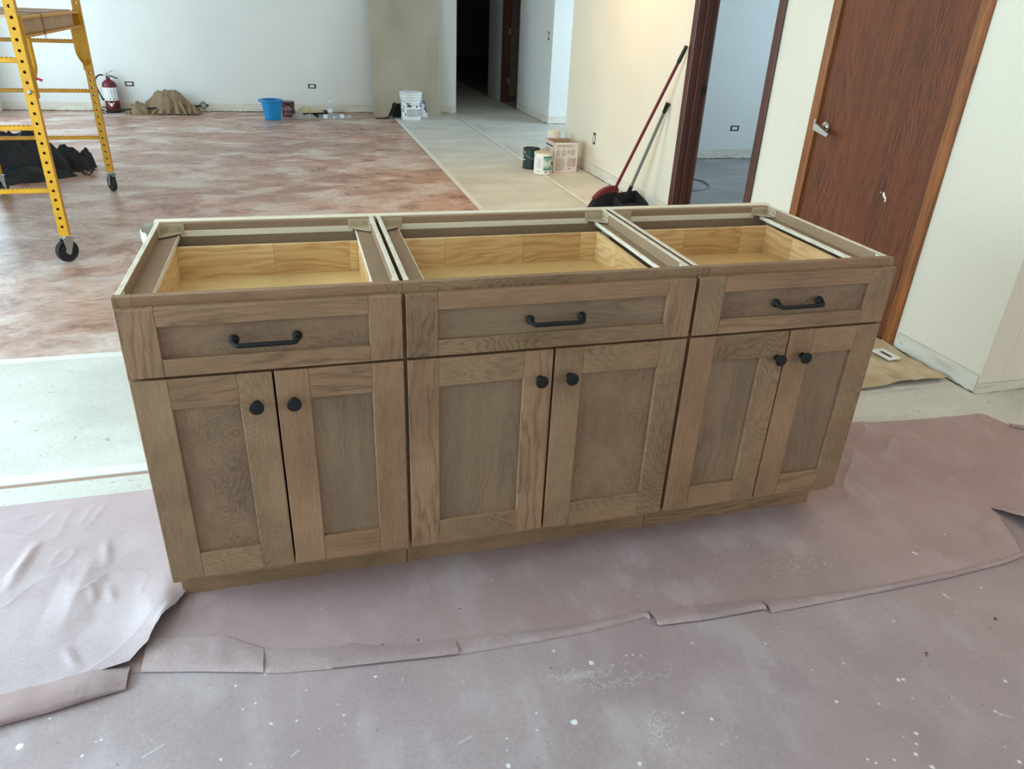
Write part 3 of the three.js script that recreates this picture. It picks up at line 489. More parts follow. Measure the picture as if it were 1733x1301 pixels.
// ------------------------------------------------------------------ the three base cabinets
const pick = (a) => a[Math.floor(rnd() * a.length) % a.length];
const HH = 0.8712, DF = 0.020, YD = [0.6913, 0.8491], YO = [0.1303, 0.6849], BACK = -0.597, TK = 0.108, PL = 0.0115;
const knobG = RX(lathe([[0, 0.027], [0.0145, 0.027], [0.0162, 0.0245], [0.0162, 0.020], [0.0145, 0.0175], [0.0075, 0.015], [0.0062, 0.007], [0.0085, 0.0], [0, 0]].reverse(), 28), Math.PI / 2);
const pullBar = (() => {
  const bar = tube([[-0.066, 0, 0], [-0.066, -0.002, 0.016], [-0.0625, -0.0035, 0.025], [-0.054, -0.004, 0.0285], [0, -0.004, 0.0285], [0.054, -0.004, 0.0285], [0.0625, -0.0035, 0.025], [0.066, -0.002, 0.016], [0.066, 0, 0]], 0.0058, 60, 10, false, 0.2);
  const e = [-1, 1].map((s) => T(RX(lathe([[0.0115, 0], [0.011, 0.005], [0.008, 0.010], [0.0055, 0.016]], 16), Math.PI / 2), s * 0.066, 0, 0));
  return merged([bar, ...e]);
})();
function shaker(g, x0, y0, x1, y1, stileW, railW, pm, zf = DF) {   // five-piece front: stiles, rails, recessed panel
  const zb = zf - 0.0195;
  for (const [a, b] of [[x0, x0 + stileW], [x1 - stileW, x1]]) mesh('stile', wbox(a, y0, zb, b, y1, zf, 'y', 0.0018), pick(mapleM), g);
  for (const [a, b] of [[y0, y0 + railW], [y1 - railW, y1]]) mesh('rail', wbox(x0 + stileW - 0.0003, a, zb, x1 - stileW + 0.0003, b, zf - 0.0002, 'x', 0.0014), pick(mapleM), g);
  mesh('panel', wbox(x0 + stileW - 0.001, y0 + railW - 0.001, zb + 0.001, x1 - stileW + 0.001, y1 - railW + 0.001, zf - 0.0095, x1 - x0 > 0.42 ? 'x' : 'y', 0.0004), pm, g);
}
function bracket(par, x, z, sx, sz, big = true) {            // corner plate: sx toward the room along x, sz along z
  const b = grp('corner_bracket', par, [x, 0.8442, z]); const w = big ? 0.062 : 0.03, h = 0.024, th = 0.0025;
  if (big) {
    mesh('plate', pbox(Math.min(0, sx * w), 0, Math.min(0, sz * th), Math.max(0, sx * w), h, Math.max(0, sz * th), 0.0006), beigeP, b);
    mesh('plate', pbox(Math.min(0, sx * th), 0, Math.min(0, sz * 0.05), Math.max(0, sx * th), h, Math.max(0, sz * 0.05), 0.0006), beigeP, b);
    const s = new THREE.Shape(); s.moveTo(0, 0); s.lineTo(w, 0); s.lineTo(w, 0.006); s.lineTo(0.006, 0.05); s.lineTo(0, 0.05); const gg = new THREE.ExtrudeGeometry(s, { depth: th, bevelEnabled: false }); gg.rotateX(Math.PI / 2); gg.scale(sx, 1, sz); if (sx * sz < 0) { const idx = gg.attributes.position; for (let i = 0; i < idx.count; i += 3) for (const at of Object.values(gg.attributes)) { for (let c = 0; c < at.itemSize; c++) { const t = at.getComponent(i + 1, c); at.setComponent(i + 1, c, at.getComponent(i + 2, c)); at.setComponent(i + 2, c, t); } } gg.computeVertexNormals(); }
    gg.translate(0, th, 0); mesh('gusset', gg, beigeP, b);
    for (const k of [0.016, 0.048]) mesh('screw', T(RX(cyl(0.0036, 0.002, 10), Math.PI / 2), sx * k, 0.014, sz * 0.0032), zincM, b);
    for (const k of [0.015, 0.038]) mesh('screw', T(RZ(cyl(0.0036, 0.002, 10), Math.PI / 2), sx * 0.0032, 0.014, sz * k), zincM, b);
  } else {
    mesh('plate', pbox(Math.min(0, sx * th), 0, Math.min(0, sz * w), Math.max(0, sx * th), h, Math.max(0, sz * w), 0.0006), std({ color: 0xd8cdb8, roughness: 0.5 }), b);
    mesh('screw', T(RZ(cyl(0.0034, 0.002, 10), Math.PI / 2), sx * 0.0032, 0.013, sz * 0.016), zincM, b);
  }
}
function cabinet(label, X0, X1, P0, P1, xa, m0, m1, xb, knobs, pull, panels, ledge) {
  const t = thing('base_cabinet', label, 'cabinet', [X0, 0.0048, 0], 0, 'base cabinets standing in a row'), o = -X0; const x0 = 0, x1 = X1 - X0, p0 = P0 + o, p1 = P1 + o;
  // carcass
  for (const [a, b] of [[p0, p0 + PL], [p1 - PL, p1]]) {
    const s = mesh('side_panel', wbox(a, TK, BACK, b, HH - 0.002, -0.019, 'y', 0.0005), innerM, t);
    mesh('plywood_edge', (() => { const g = cbox(a, HH - 0.002, BACK, b, HH, -0.019, 0.0003); return uvm(g, 'z', -a, rnd()); })(), plyEdgeM, s);
    mesh('toe_return', wbox(a, 0, BACK, b, TK, -0.076, 'z', 0.0005), innerM, s);
  }
  mesh('bottom_panel', wbox(p0 + PL, TK, BACK, p1 - PL, TK + 0.015, -0.019, 'x', 0.0005), innerM, t);
  mesh('back_panel', wbox(p0 + PL, TK + 0.015, BACK, p1 - PL, 0.79, BACK + 0.006, 'x', 0.0004), innerM, t);
  const br = mesh('back_rail', wbox(p0 + PL, 0.79, BACK, p1 - PL, HH - 0.001, BACK + 0.018, 'x', 0.0006), innerM, t);
  mesh('raw_strip', wbox(p0 + PL + 0.05, 0.833, BACK + 0.018, p1 - PL - 0.05, 0.850, BACK + 0.0195, 'x', 0.0004), rawM, br);
  mesh('toe_kick', wbox(x0 + 0.001, 0, -0.090, x1 - 0.001, TK, -0.076, 'x', 0.0006), pick(mapleM), t);
  // horizontal side rails (drawer ledges) with raw plywood inner edges
  for (const [a, b, raw] of [[p0 + PL, p0 + PL + ledge[0], -1], [p1 - PL - ledge[1], p1 - PL, 1]]) {
    const l = mesh('side_rail', wbox(a, 0.828, BACK + 0.018, b, 0.840, -0.019, 'z', 0.0006), innerM, t);
    const ex = raw < 0 ? b : a; mesh('plywood_edge', (() => { const g = cbox(ex - 0.0012, 0.8282, BACK + 0.02, ex + 0.0012, 0.8405, -0.02, 0.0003); const q = uvm(g, 'z', 0, rnd()); return q; })(), plyEdgeM, l);
  }
  // face frame
  const ff = grp('face_frame', t);
  for (const [a, b] of [[x0, x0 + 0.038], [x1 - 0.038, x1]]) mesh('stile', wbox(a, TK, -0.019, b, HH, -0.0002, 'y', 0.001), pick(mapleM), ff);
  for (const [a, b] of [[HH - 0.040, HH], [0.672, 0.712], [TK, 0.142]]) mesh('rail', wbox(x0 + 0.038, a, -0.019, x1 - 0.038, b, -0.0004, 'x', 0.001), pick(mapleM), ff);
  // corner brackets
  bracket(t, p0 + PL, BACK + 0.018, 1, 1); bracket(t, p1 - PL, BACK + 0.018, -1, 1);
  bracket(t, p0 + PL, -0.019, 1, -1, false); bracket(t, p1 - PL, -0.019, -1, -1, false);
  // drawer
  const d = grp('drawer', t); const L = xa + o, R = xb + o;
  shaker(d, L, YD[0], R, YD[1], 0.075, 0.041, panels[0], DF);
  const bx0 = p0 + PL + ledge[0] - 0.014, bx1 = p1 - PL - ledge[2], bz0 = -0.515, bt = 0.824, bb = 0.728, w = 0.013;
  mesh('box_side', wbox(bx0, bb, bz0, bx0 + w, bt, -0.021, 'z', 0.001), drawerM, d); mesh('box_side', wbox(bx1 - w, bb, bz0, bx1, bt, -0.021, 'z', 0.001), drawerM, d);
  mesh('box_back', wbox(bx0 + w, bb, bz0, bx1 - w, bt, bz0 + w, 'x', 0.001), drawerM, d); mesh('box_front', wbox(bx0 + w, bb, -0.034, bx1 - w, bt, -0.021, 'x', 0.001), drawerM, d);
  mesh('box_bottom', wbox(bx0 + 0.004, bb + 0.002, bz0 + 0.004, bx1 - 0.004, bb + 0.009, -0.025, 'x', 0.0004), drawerPlyM, d);
  mesh('drawer_pull', pullBar, blackM, d, [pull + o, 0.770, DF]).userData.label = 'matt black bar pull';
  // doors
  [[L, m0 + o, knobs[0] + o, panels[1]], [m1 + o, R, knobs[1] + o, panels[2]]].forEach(([a, b, k, pm]) => {
    const dr = grp('door', t); shaker(dr, a, YO[0], b, YO[1], 0.0755, 0.0755, pm);
    mesh('knob', knobG, blackM, dr, [k, 0.608, DF]).userData.label = 'round matt black knob';
  });
  return t;
}
cabinet('stained wood base cabinet nearest the yellow scaffold, with two doors and a drawer', 0.194, 0.7941, 0.199, 0.789, 0.1986, 0.4918, 0.4964, 0.7885, [0.452, 0.5335], 0.489, [panelM[0], panelM[0], panelM[1]], [0.046, 0.042, 0.030]);
cabinet('widest stained wood base cabinet, in the middle of the row of three', 0.7943, 1.5354, 0.799, 1.5245, 0.797, 1.1609, 1.1667, 1.5285, [1.128, 1.208], 1.160, [panelM[1], panelM[1], panelM[0]], [0.048, 0.026, 0.036]);
cabinet('stained wood base cabinet nearest the closed brown door, with two doors and a drawer', 1.5356, 2.1347, 1.5365, 2.126, 1.5387, 1.8377, 1.8416, 2.1315, [1.812, 1.892], 1.838, [panelM[0], panelM[1], panelM[1]], [0.046, 0.026, 0.036]);
// panel screwed across all three backs, raw plywood edge up
{
  const t = thing('back_board', 'long plywood board along the backs of all three cabinets', 'board', [0.194, 0.0048, 0]);
  mesh('board', wbox(0, 0, -0.628, 1.94, HH - 0.002, BACK - 0.0005, 'x', 0.001), rawM, t);
  mesh('top_edge', wbox(0, HH - 0.002, -0.628, 1.94, HH + 0.0005, BACK - 0.0005, 'x', 0.0006), rawM, t);
  mesh('pencil_mark', pbox(1.27, HH + 0.0005, -0.612, 1.33, HH + 0.0008, -0.610, 0.0001), std({ color: 0x7a6a52, roughness: 0.9 }), t);
}
{ // torn plastic wrap caught at the back corner
  const P = [], I = [], n = 14, m = 12;
  for (let j = 0; j <= m; j++) for (let i = 0; i <= n; i++) { const t = i / n, s = j / m; const cx = 0.1925 - 0.030 * Math.sin(t * 3.14) * (0.5 + 0.6 * fbm(t * 4, s * 5, 0, 0, 3, 721)), cz = mix(-0.50, -0.645, t); P.push(cx - 0.004, mix(HH + 0.004 - 0.012 * vn(t * 5, 0, 0, 0, 723), 0.74 + 0.05 * t, s), cz); }
  for (let j = 0; j < m; j++) for (let i = 0; i < n; i++) { const a = j * (n + 1) + i; I.push(a, a + n + 1, a + 1, a + 1, a + n + 1, a + n + 2); }
  const g = new THREE.BufferGeometry(); g.setAttribute('position', new THREE.Float32BufferAttribute(P, 3)); g.setIndex(I); g.computeVertexNormals();
  single('plastic_wrap', g, std({ color: 0xcfd4d6, roughness: 0.25, side: THREE.DoubleSide }), 'torn silvery plastic wrap at the back corner of the cabinets', 'plastic wrap');
}

// ------------------------------------------------------------------ scaffold
{
  const Y = std({ map: dataTex(256, 256, (u, v) => { const t = fbm(u * 8, v * 8, 8, 8, 4, 731), s = vn(u * 60, v * 60, 60, 60, 735); let c = [204 + (t - 0.5) * 26, 148 + (t - 0.5) * 26, 6]; if (s > 0.93) c = [150, 120, 80]; return c; }, 0.3, 0.3), roughness: 0.45 });
  const deckM = std({ map: woodTex(256, 512, 0.4, 1.2, { seed: 741, dark: [168, 142, 116], light: [222, 204, 182], rings: 2, warp: 3, line: 0.3, fib: 0.4, blot: 0.4 }), roughness: 0.8 });
  const t = thing('rolling_scaffold', 'yellow rolling scaffold with plywood deck and black caster wheels', 'scaffold', [-1.182, 0, -4.05], 0.0516);
  const hx = 0.385, hz = 0.921, top = 1.85, bot = 0.155, w = 0.05;
  const holes = (sgn) => { const s = new THREE.Shape(); s.moveTo(-w / 2, bot); s.lineTo(w / 2, bot); s.lineTo(w / 2, top); s.lineTo(-w / 2, top); for (let y = 0.21; y < top - 0.03; y += 0.0515) { const h = new THREE.Path(); h.absarc(0, y, 0.0082, 0, Math.PI * 2, true); s.holes.push(h); } return new THREE.ExtrudeGeometry(s, { depth: 0.003, bevelEnabled: false, curveSegments: 5 }); };
  const plateG = holes();
  const upright = merged([T(plateG.clone(), 0, 0, w / 2 - 0.003), T(plateG.clone(), 0, 0, -w / 2), pbox(-w / 2, bot, -w / 2, -w / 2 + 0.003, top, w / 2, 0.0005), pbox(w / 2 - 0.003, bot, -w / 2, w / 2, top, w / 2, 0.0005)]);
  const rungG = (() => { const list = [pbox(-hx + w / 2, -0.013, -0.014, hx - w / 2, 0.011, 0.014, 0.004)]; for (let x = -hx + 0.05; x < hx - 0.05; x += 0.022) list.push(pbox(x, 0.009, -0.013, x + 0.011, 0.0145, 0.013, 0.002)); return merged(list); })();
  for (const sz of [-1, 1]) {
    for (const sx of [-1, 1]) mesh('upright', upright, Y, t, [sx * hx, 0, sz * hz]);
    for (const y of [0.415, 0.752, 1.09, 1.425, 1.76]) mesh('rung', rungG, Y, t, [0, y, sz * hz]);
  }
  // platform
  const pf = grp('platform', t);
  for (const sx of [-1, 1]) {
    const X = sx * (hx - 0.01);
    mesh('side_rail', pbox(X - 0.004 - (sx > 0 ? 0.02 : -0.02), 1.19, -hz + 0.06, X + 0.004 - (sx > 0 ? 0.02 : -0.02), 1.285, hz - 0.06, 0.001), deckM, pf);
    for (const y of [1.190, 1.279]) mesh('rail_flange', pbox(Math.min(X - sx * 0.02, X + sx * 0.03), y, -hz + 0.06, Math.max(X - sx * 0.02, X + sx * 0.03), y + 0.013, hz - 0.06, 0.002), Y, pf);
    for (const sz of [-1, 1]) {
      mesh('rail_end', pbox(X - 0.03, 1.19, sz * (hz - 0.075) - 0.008, X + 0.03, 1.292, sz * (hz - 0.075) + 0.008, 0.002), Y, pf);
      mesh('sleeve', pbox(sx * hx - 0.03, 0.90, sz * (hz - 0.035) - 0.012, sx * hx + 0.03, 1.30, sz * (hz - 0.035) + 0.012, 0.003), Y, pf);
      mesh('knee_brace', tube([[X, 1.195, sz * (hz - 0.25)], [X, 1.10, sz * (hz - 0.25)], [X, 1.03, sz * (hz - 0.24)], [X, 0.985, sz * (hz - 0.16)], [X, 0.945, sz * (hz - 0.05)]], 0.016, 28, 10), Y, pf);
      mesh('lock_pin', rod([sx * hx, 0.938, sz * (hz + (sz > 0 ? -0.01 : 0.03))], [sx * hx, 0.938, sz * hz + 0.04], 0.009), zincM, pf);
    }
  }
  mesh('deck', wbox(-hx + 0.035, 1.286, -hz + 0.06, hx - 0.035, 1.300, hz - 0.06, 'z', 0.002), deckM, pf);
  mesh('strap', merged([pbox(hx + 0.022, 1.17, 0.38, hx + 0.025, 1.296, 0.388, 0.0005), pbox(hx - 0.12, 1.301, 0.38, hx + 0.025, 1.304, 0.388, 0.0005)]), std({ color: 0x4a3c2c, roughness: 0.8 }), pf);
  mesh('red_tag', (() => { const s = new THREE.Shape(); s.moveTo(0, 0); s.lineTo(0.035, -0.012); s.lineTo(0.03, -0.026); s.lineTo(0.012, -0.016); s.lineTo(-0.012, -0.02); return T(new THREE.ExtrudeGeometry(s, { depth: 0.001, bevelEnabled: false }), hx + 0.012, 1.0, hz - 0.11); })(), std({ color: 0xb3261c, roughness: 0.6 }), pf);
  // casters
  const wheelG = RZ(lathe([[0.012, -0.016], [0.03, -0.012], [0.05, -0.012], [0.056, -0.016], [0.062, -0.014], [0.0655, 0], [0.062, 0.014], [0.056, 0.016], [0.05, 0.012], [0.03, 0.012], [0.012, 0.016]], 36), Math.PI / 2);
  const forkG = (s) => { const q = new THREE.Shape(); q.moveTo(-0.028, 0.145); q.lineTo(0.028, 0.145); q.lineTo(0.028 + 0.0, 0.12); q.lineTo(-0.004 + 0.022, 0.05); q.quadraticCurveTo(0.01, 0.04, 0.0, 0.05); q.lineTo(-0.028, 0.12); const g = new THREE.ExtrudeGeometry(q, { depth: 0.003, bevelEnabled: false }); g.rotateY(Math.PI / 2); g.translate(s * 0.021 - 0.0015, 0, 0); return g; };
  for (const [sx, sz, a] of [[1, 1, 2.3], [1, -1, 0.5], [-1, -1, -0.35], [-1, 1, 0.8]]) {
    const c = grp('caster', t, [sx * hx, 0, sz * hz]); c.rotation.y = a;
    mesh('wheel', wheelG, rubberM, c, [0, 0.066, -0.010]);
    mesh('hub', T(RZ(cyl(0.016, 0.046, 16), Math.PI / 2), 0, 0.066, -0.010), zincM, c);
    mesh('fork', merged([forkG(-1), forkG(1), pbox(-0.03, 0.14, -0.032, 0.03, 0.147, 0.032, 0.001), T(cyl(0.02, 0.02, 16), 0, 0.15, 0)]), zincM, c);
    mesh('brake_pedal', pbox(-0.015, 0.128, 0.028, 0.015, 0.134, 0.075, 0.002), zincM, c);
  }
}

// ------------------------------------------------------------------ fabric heaps and curtain rods
function heap(bumps, cell, fold, seed, edge = 0.006) {      // cloth lying in folds over the sum of several mounds
  let x0 = 1e9, x1 = -1e9, z0 = 1e9, z1 = -1e9;
  for (const b of bumps) { const r = Math.max(b.rx, b.rz) * 1.1; x0 = Math.min(x0, b.x - r); x1 = Math.max(x1, b.x + r); z0 = Math.min(z0, b.z - r); z1 = Math.max(z1, b.z + r); }
  const nx = Math.ceil((x1 - x0) / cell), nz = Math.ceil((z1 - z0) / cell), Hh = new Float32Array((nx + 1) * (nz + 1)), P = [], id = new Int32Array((nx + 1) * (nz + 1)).fill(-1), I = [];
  for (let j = 0; j <= nz; j++) for (let i = 0; i <= nx; i++) {
    const x = x0 + i * cell, z = z0 + j * cell; let h = 0;
    for (const b of bumps) {
      const c = Math.cos(b.a || 0), s = Math.sin(b.a || 0), dx = x - b.x, dz = z - b.z, u = (dx * c + dz * s) / b.rx, v = (-dx * s + dz * c) / b.rz; const wob = 1 + 0.28 * (fbm(Math.atan2(v, u) * 1.3 + 5, seed, 0, 0, 3, seed) - 0.5) * 2;
      const q = 1 - (u * u + v * v) / (wob * wob); if (q <= 0) continue;
      const ph = (b.f || fold) * (u * 0.6 + 0.25 * Math.sin(v * 3)) + 5 * fbm(u * 1.6 + b.x * 3, v * 1.6, 0, 0, 3, seed + 3); const fl = 1 - Math.abs(Math.sin(ph * 1.1));
      const rg = (k, f, g) => 1 - Math.abs(2 * vn(x * f + z * g + k * 7, z * f - x * g + k * 3, 0, 0, seed + k) - 1); const cr = 0.55 * rg(9, 5.5, 2.5) + 0.3 * rg(13, 11, -4) + 0.15 * rg(17, 21, 8);
      const hh = b.h * Math.pow(q, b.p || 0.62) * (0.55 + 0.22 * fl + 0.42 * cr);
      h = Math.max(h, hh);
    }
    Hh[j * (nx + 1) + i] = h;
  }
  const ok = (i, j) => Hh[j * (nx + 1) + i] > edge;
  const vid = (i, j) => { const k = j * (nx + 1) + i; if (id[k] < 0) { id[k] = P.length / 3; P.push(x0 + i * cell, Math.max(0.002, Hh[k]), z0 + j * cell); } return id[k]; };
  for (let j = 0; j < nz; j++) for (let i = 0; i < nx; i++) if (ok(i, j) || ok(i + 1, j) || ok(i, j + 1) || ok(i + 1, j + 1)) { const a = vid(i, j), b = vid(i + 1, j), c = vid(i, j + 1), d = vid(i + 1, j + 1); I.push(a, c, b, b, c, d); }
  const g = new THREE.BufferGeometry(); g.setAttribute('position', new THREE.Float32BufferAttribute(P, 3)); g.setIndex(I); g.computeVertexNormals(); return uvm(g, 'z');
}
const clothTex = (base, sd) => dataTex(256, 256, (u, v) => { const f = vn(u * 128, v * 128, 128, 128, sd), t = fbm(u * 5, v * 5, 5, 5, 4, sd + 3); const k = (f - 0.5) * 12 + (t - 0.5) * 16; return [base[0] + k, base[1] + k, base[2] + k]; }, 0.4, 0.4);
function ruffle(x0, x1, y0, z0, out, waves, amp, ph, twist = 0) {     // fold of cloth flaring from a gathered top edge down to the floor
  const P = [], I = [], nu = 44, nv = 12;
  for (let j = 0; j <= nv; j++) for (let i = 0; i <= nu; i++) { const t = i / nu, s = j / nv, a = t * waves * 6.283 + ph; const w = Math.pow(s, 0.8);
    P.push(mix(x0, x1, 0.5 + (t - 0.5) * (0.45 + 0.55 * w)) + twist * s + 0.3 * amp * w * Math.cos(a * 0.7), Math.max(0.004, y0 * (1 - Math.pow(s, 0.75)) * (0.85 + 0.3 * vn(t * 5, ph, 0, 0, 757)) + 0.012 * w * (1 + Math.sin(a + 1))), z0 + out * s + amp * w * Math.sin(a)); }
  for (let j = 0; j < nv; j++) for (let i = 0; i < nu; i++) { const a = j * (nu + 1) + i; I.push(a, a + nu + 1, a + 1, a + 1, a + nu + 1, a + nu + 2); }
  const g = new THREE.BufferGeometry(); g.setAttribute('position', new THREE.Float32BufferAttribute(P, 3)); g.setIndex(I); g.computeVertexNormals(); return uvm(g, 'z');
}
single('beige_curtain', merged([heap([{ x: -1.0, z: -9.64, rx: 0.33, rz: 0.14, h: 0.29, a: 0.05, p: 0.9, f: 1 }, { x: -1.36, z: -9.60, rx: 0.16, rz: 0.12, h: 0.14, f: 5 }, { x: -0.74, z: -9.60, rx: 0.14, rz: 0.12, h: 0.14, f: 7, p: 0.6 }], 0.010, 6, 751),
  ruffle(-1.20, -0.86, 0.10, -9.55, 0.12, 3, 0.028, 0.4), ruffle(-0.98, -0.76, 0.17, -9.54, 0.13, 2, 0.035, 2.1, 0.03), ruffle(-0.80, -0.60, 0.13, -9.56, 0.12, 2, 0.03, 4.0, 0.02), ruffle(-1.46, -1.24, 0.10, -9.57, 0.08, 4, 0.016, 1.0)]), std({ map: clothTex([134, 112, 86], 761), roughness: 0.95, side: THREE.DoubleSide }), 'crumpled beige curtain heaped on a rod against the far wall', 'curtain');
single('black_curtain', heap([{ x: -1.72, z: -5.80, rx: 0.40, rz: 0.30, h: 0.34, a: 0.1, p: 0.55, f: 3 }, { x: -1.40, z: -5.95, rx: 0.22, rz: 0.14, h: 0.2, f: 4, a: 0.4 }, { x: -1.24, z: -5.98, rx: 0.07, rz: 0.06, h: 0.17, p: 0.35 }, { x: -1.55, z: -5.48, rx: 0.33, rz: 0.11, h: 0.11, a: -0.40, f: 5 }, { x: -1.8, z: -5.45, rx: 0.4, rz: 0.2, h: 0.05, f: 8, p: 0.4 }, { x: -2.2, z: -5.7, rx: 0.3, rz: 0.3, h: 0.2, f: 5 }], 0.011, 5, 771), std({ map: clothTex([38, 39, 42], 781), roughness: 0.92 }), 'black curtain heaped on the floor behind the scaffold legs', 'curtain');
function finial(par, pos, dir) {
  const f = grp('finial', par, pos); const q = new THREE.Quaternion().setFromUnitVectors(new THREE.Vector3(0, 1, 0), new THREE.Vector3(...dir).normalize()); f.quaternion.copy(q);
  for (let k = 0; k < 6; k++) { const pts = []; for (let i = 0; i <= 8; i++) { const s = i / 8, a = k * Math.PI / 3 + s * 2.2, r = 0.046 * Math.sin(s * Math.PI) + 0.004; pts.push([r * Math.cos(a), s * 0.10, r * Math.sin(a)]); } mesh('cage_wire', tube(pts, 0.0042, 16, 6), blackM, f); }
  mesh('tip', T(lathe([[0, 0], [0.010, 0.002], [0.008, 0.012], [0, 0.022]], 12), 0, 0.098, 0), blackM, f); mesh('collar', T(lathe([[0.009, -0.02], [0.014, -0.01], [0.012, 0.004]], 12), 0, 0, 0), blackM, f);
}
function curtainRod(label, a, b, ends) {
  const t = thing('curtain_rod', label, 'curtain rod'); const A = new THREE.Vector3(...a), B = new THREE.Vector3(...b), d = B.clone().sub(A).normalize();
  mesh('pole', rod(a, b, 0.0105), blackM, t);
  if (ends[0]) finial(t, a, d.clone().negate().toArray());
  if (ends[1]) finial(t, b, d.toArray());
}
curtainRod('black curtain rod with cage finials at both ends, under the beige curtain', [-1.70, 0.045, -9.53], [-0.60, 0.105, -9.56], [true, true]);
curtainRod('black curtain rod with one cage finial, under the black curtain', [-1.85, 0.05, -5.35], [-1.215, 0.045, -5.62], [false, true]);
single('wooden_stick', rod([-1.68, 0.011, -6.30], [-1.43, 0.011, -6.56], 0.010, 0.009), std({ color: 0x8a5f3c, roughness: 0.7 }), 'short wooden stick beside the black curtain', 'stick');

// ------------------------------------------------------------------ fire extinguisher
{
  const red = std({ color: 0x600a14, roughness: 0.35 });
  const t = thing('fire_extinguisher', 'red fire extinguisher with white label and black hose by the far wall', 'extinguisher', [-1.675, 0, -9.69]);
  mesh('cylinder', lathe([[0, 0], [0.082, 0], [0.088, 0.006], [0.088, 0.325], [0.084, 0.35], [0.07, 0.375], [0.045, 0.393], [0.026, 0.40], [0.024, 0.43], [0, 0.43]], 40), red, t);
  mesh('base_ring', lathe([[0.0885, 0], [0.0905, 0.002], [0.0905, 0.018], [0.0885, 0.02]], 40), blackM, t);
  const lab = canvasTex(512, 256, (c, w, h) => { c.fillStyle = '#e9e9e6'; c.fillRect(0, 0, w, h); c.fillStyle = '#555'; for (let x = 20; x < w - 20; x += 86) for (let k = 0; k < 15; k++) { const s = 20 + ((k * 37 + x * 13) % 50); c.fillRect(x, 30 + k * 11, s, 4); } c.fillStyle = '#8b1a22'; c.fillRect(0, 0, w, 12); c.fillStyle = '#333'; for (let x = 40; x < w; x += 95) { c.fillRect(x, 206, 30, 30); } });
  mesh('label', T(new THREE.CylinderGeometry(0.0888, 0.0888, 0.165, 40, 1, true, -1.25, 2.6), 0, 0.235, 0), std({ map: lab, roughness: 0.5 }), t);
  { const s = new THREE.Shape(); s.moveTo(-0.042, 0.022); s.lineTo(-0.022, 0.022); s.quadraticCurveTo(0, 0.006, 0.022, 0.022); s.lineTo(0.042, 0.022); s.quadraticCurveTo(0.02, -0.02, 0, -0.026); s.quadraticCurveTo(-0.02, -0.02, -0.042, 0.022);
    const g = new THREE.ExtrudeGeometry(s, { depth: 0.0005, bevelEnabled: false, curveSegments: 8 }); const p = g.attributes.position; for (let i = 0; i < p.count; i++) { const x = p.getX(i), a = x / 0.0892; p.setXYZ(i, 0.0892 * Math.sin(a), p.getY(i) + 0.108, 0.0892 * Math.cos(a) + p.getZ(i)); } g.computeVertexNormals(); mesh('emblem', g, whiteP, t); }
  mesh('valve', merged([T(cyl(0.024, 0.035, 20), 0, 0.437, 0), pbox(-0.05, 0.445, -0.012, 0.03, 0.465, 0.012, 0.003), T(RX(cyl(0.014, 0.04, 16), Math.PI / 2), 0, 0.44, 0.02)]), zincM, t);
  mesh('lever', rod([-0.03, 0.468, 0], [0.075, 0.515, 0], 0.008, 0.006), zincM, t); mesh('carry_handle', rod([0.0, 0.458, 0], [0.115, 0.415, 0], 0.008, 0.007), blackM, t);
  mesh('gauge', T(RX(cyl(0.016, 0.012, 18), Math.PI / 2), -0.005, 0.442, 0.034), whiteP, t);
  mesh('hose', tube([[-0.045, 0.452, 0], [-0.09, 0.455, 0.01], [-0.135, 0.42, 0.02], [-0.152, 0.35, 0.025], [-0.135, 0.27, 0.03], [-0.108, 0.19, 0.035]], 0.009, 40, 8), blackM, t);
  mesh('nozzle', rod([-0.110, 0.195, 0.035], [-0.094, 0.15, 0.035], 0.011, 0.013), blackM, t); mesh('hose_clip', pbox(-0.10, 0.155, 0.02, -0.075, 0.168, 0.05, 0.002), blackM, t);
}

// ------------------------------------------------------------------ things along the far wall
{ // blue bucket
  const b = std({ color: 0x0d83bd, roughness: 0.35 });
  const t = thing('blue_bucket', 'bright blue plastic bucket by the far wall', 'bucket', [0.334, 0, -9.1]);
  mesh('body', lathe([[0, 0.004], [0.096, 0.004], [0.1, 0], [0.102, 0.006], [0.132, 0.228], [0.128, 0.228], [0.099, 0.012], [0, 0.012]], 44), b, t);
  const rim = lathe([[0.130, 0.226], [0.136, 0.216], [0.144, 0.218], [0.147, 0.244], [0.144, 0.25], [0.130, 0.248], [0.128, 0.236]], 44); { const p = rim.attributes.position; for (let i = 0; i < p.count; i++) { const a = Math.atan2(p.getZ(i), p.getX(i)); const k = Math.exp(-(((Math.abs(a) - Math.PI)) ** 2) / 0.06); p.setX(i, p.getX(i) * (1 + 0.12 * k)); } rim.computeVertexNormals(); } mesh('rim', rim, b, t);
  mesh('bail', tube([[-0.02, 0.238, 0.14], [-0.06, 0.243, 0.128], [-0.12, 0.246, 0.08], [-0.145, 0.248, 0.0], [-0.12, 0.246, -0.08], [-0.02, 0.238, -0.14]], 0.004, 40, 6), zincM, t);
  mesh('bucket_label', (() => { const g = new THREE.CylinderGeometry(0.1235, 0.1145, 0.06, 8, 1, true, -1.75, 0.35); return T(g, 0, 0.165, 0); })(), whiteP, t);
}
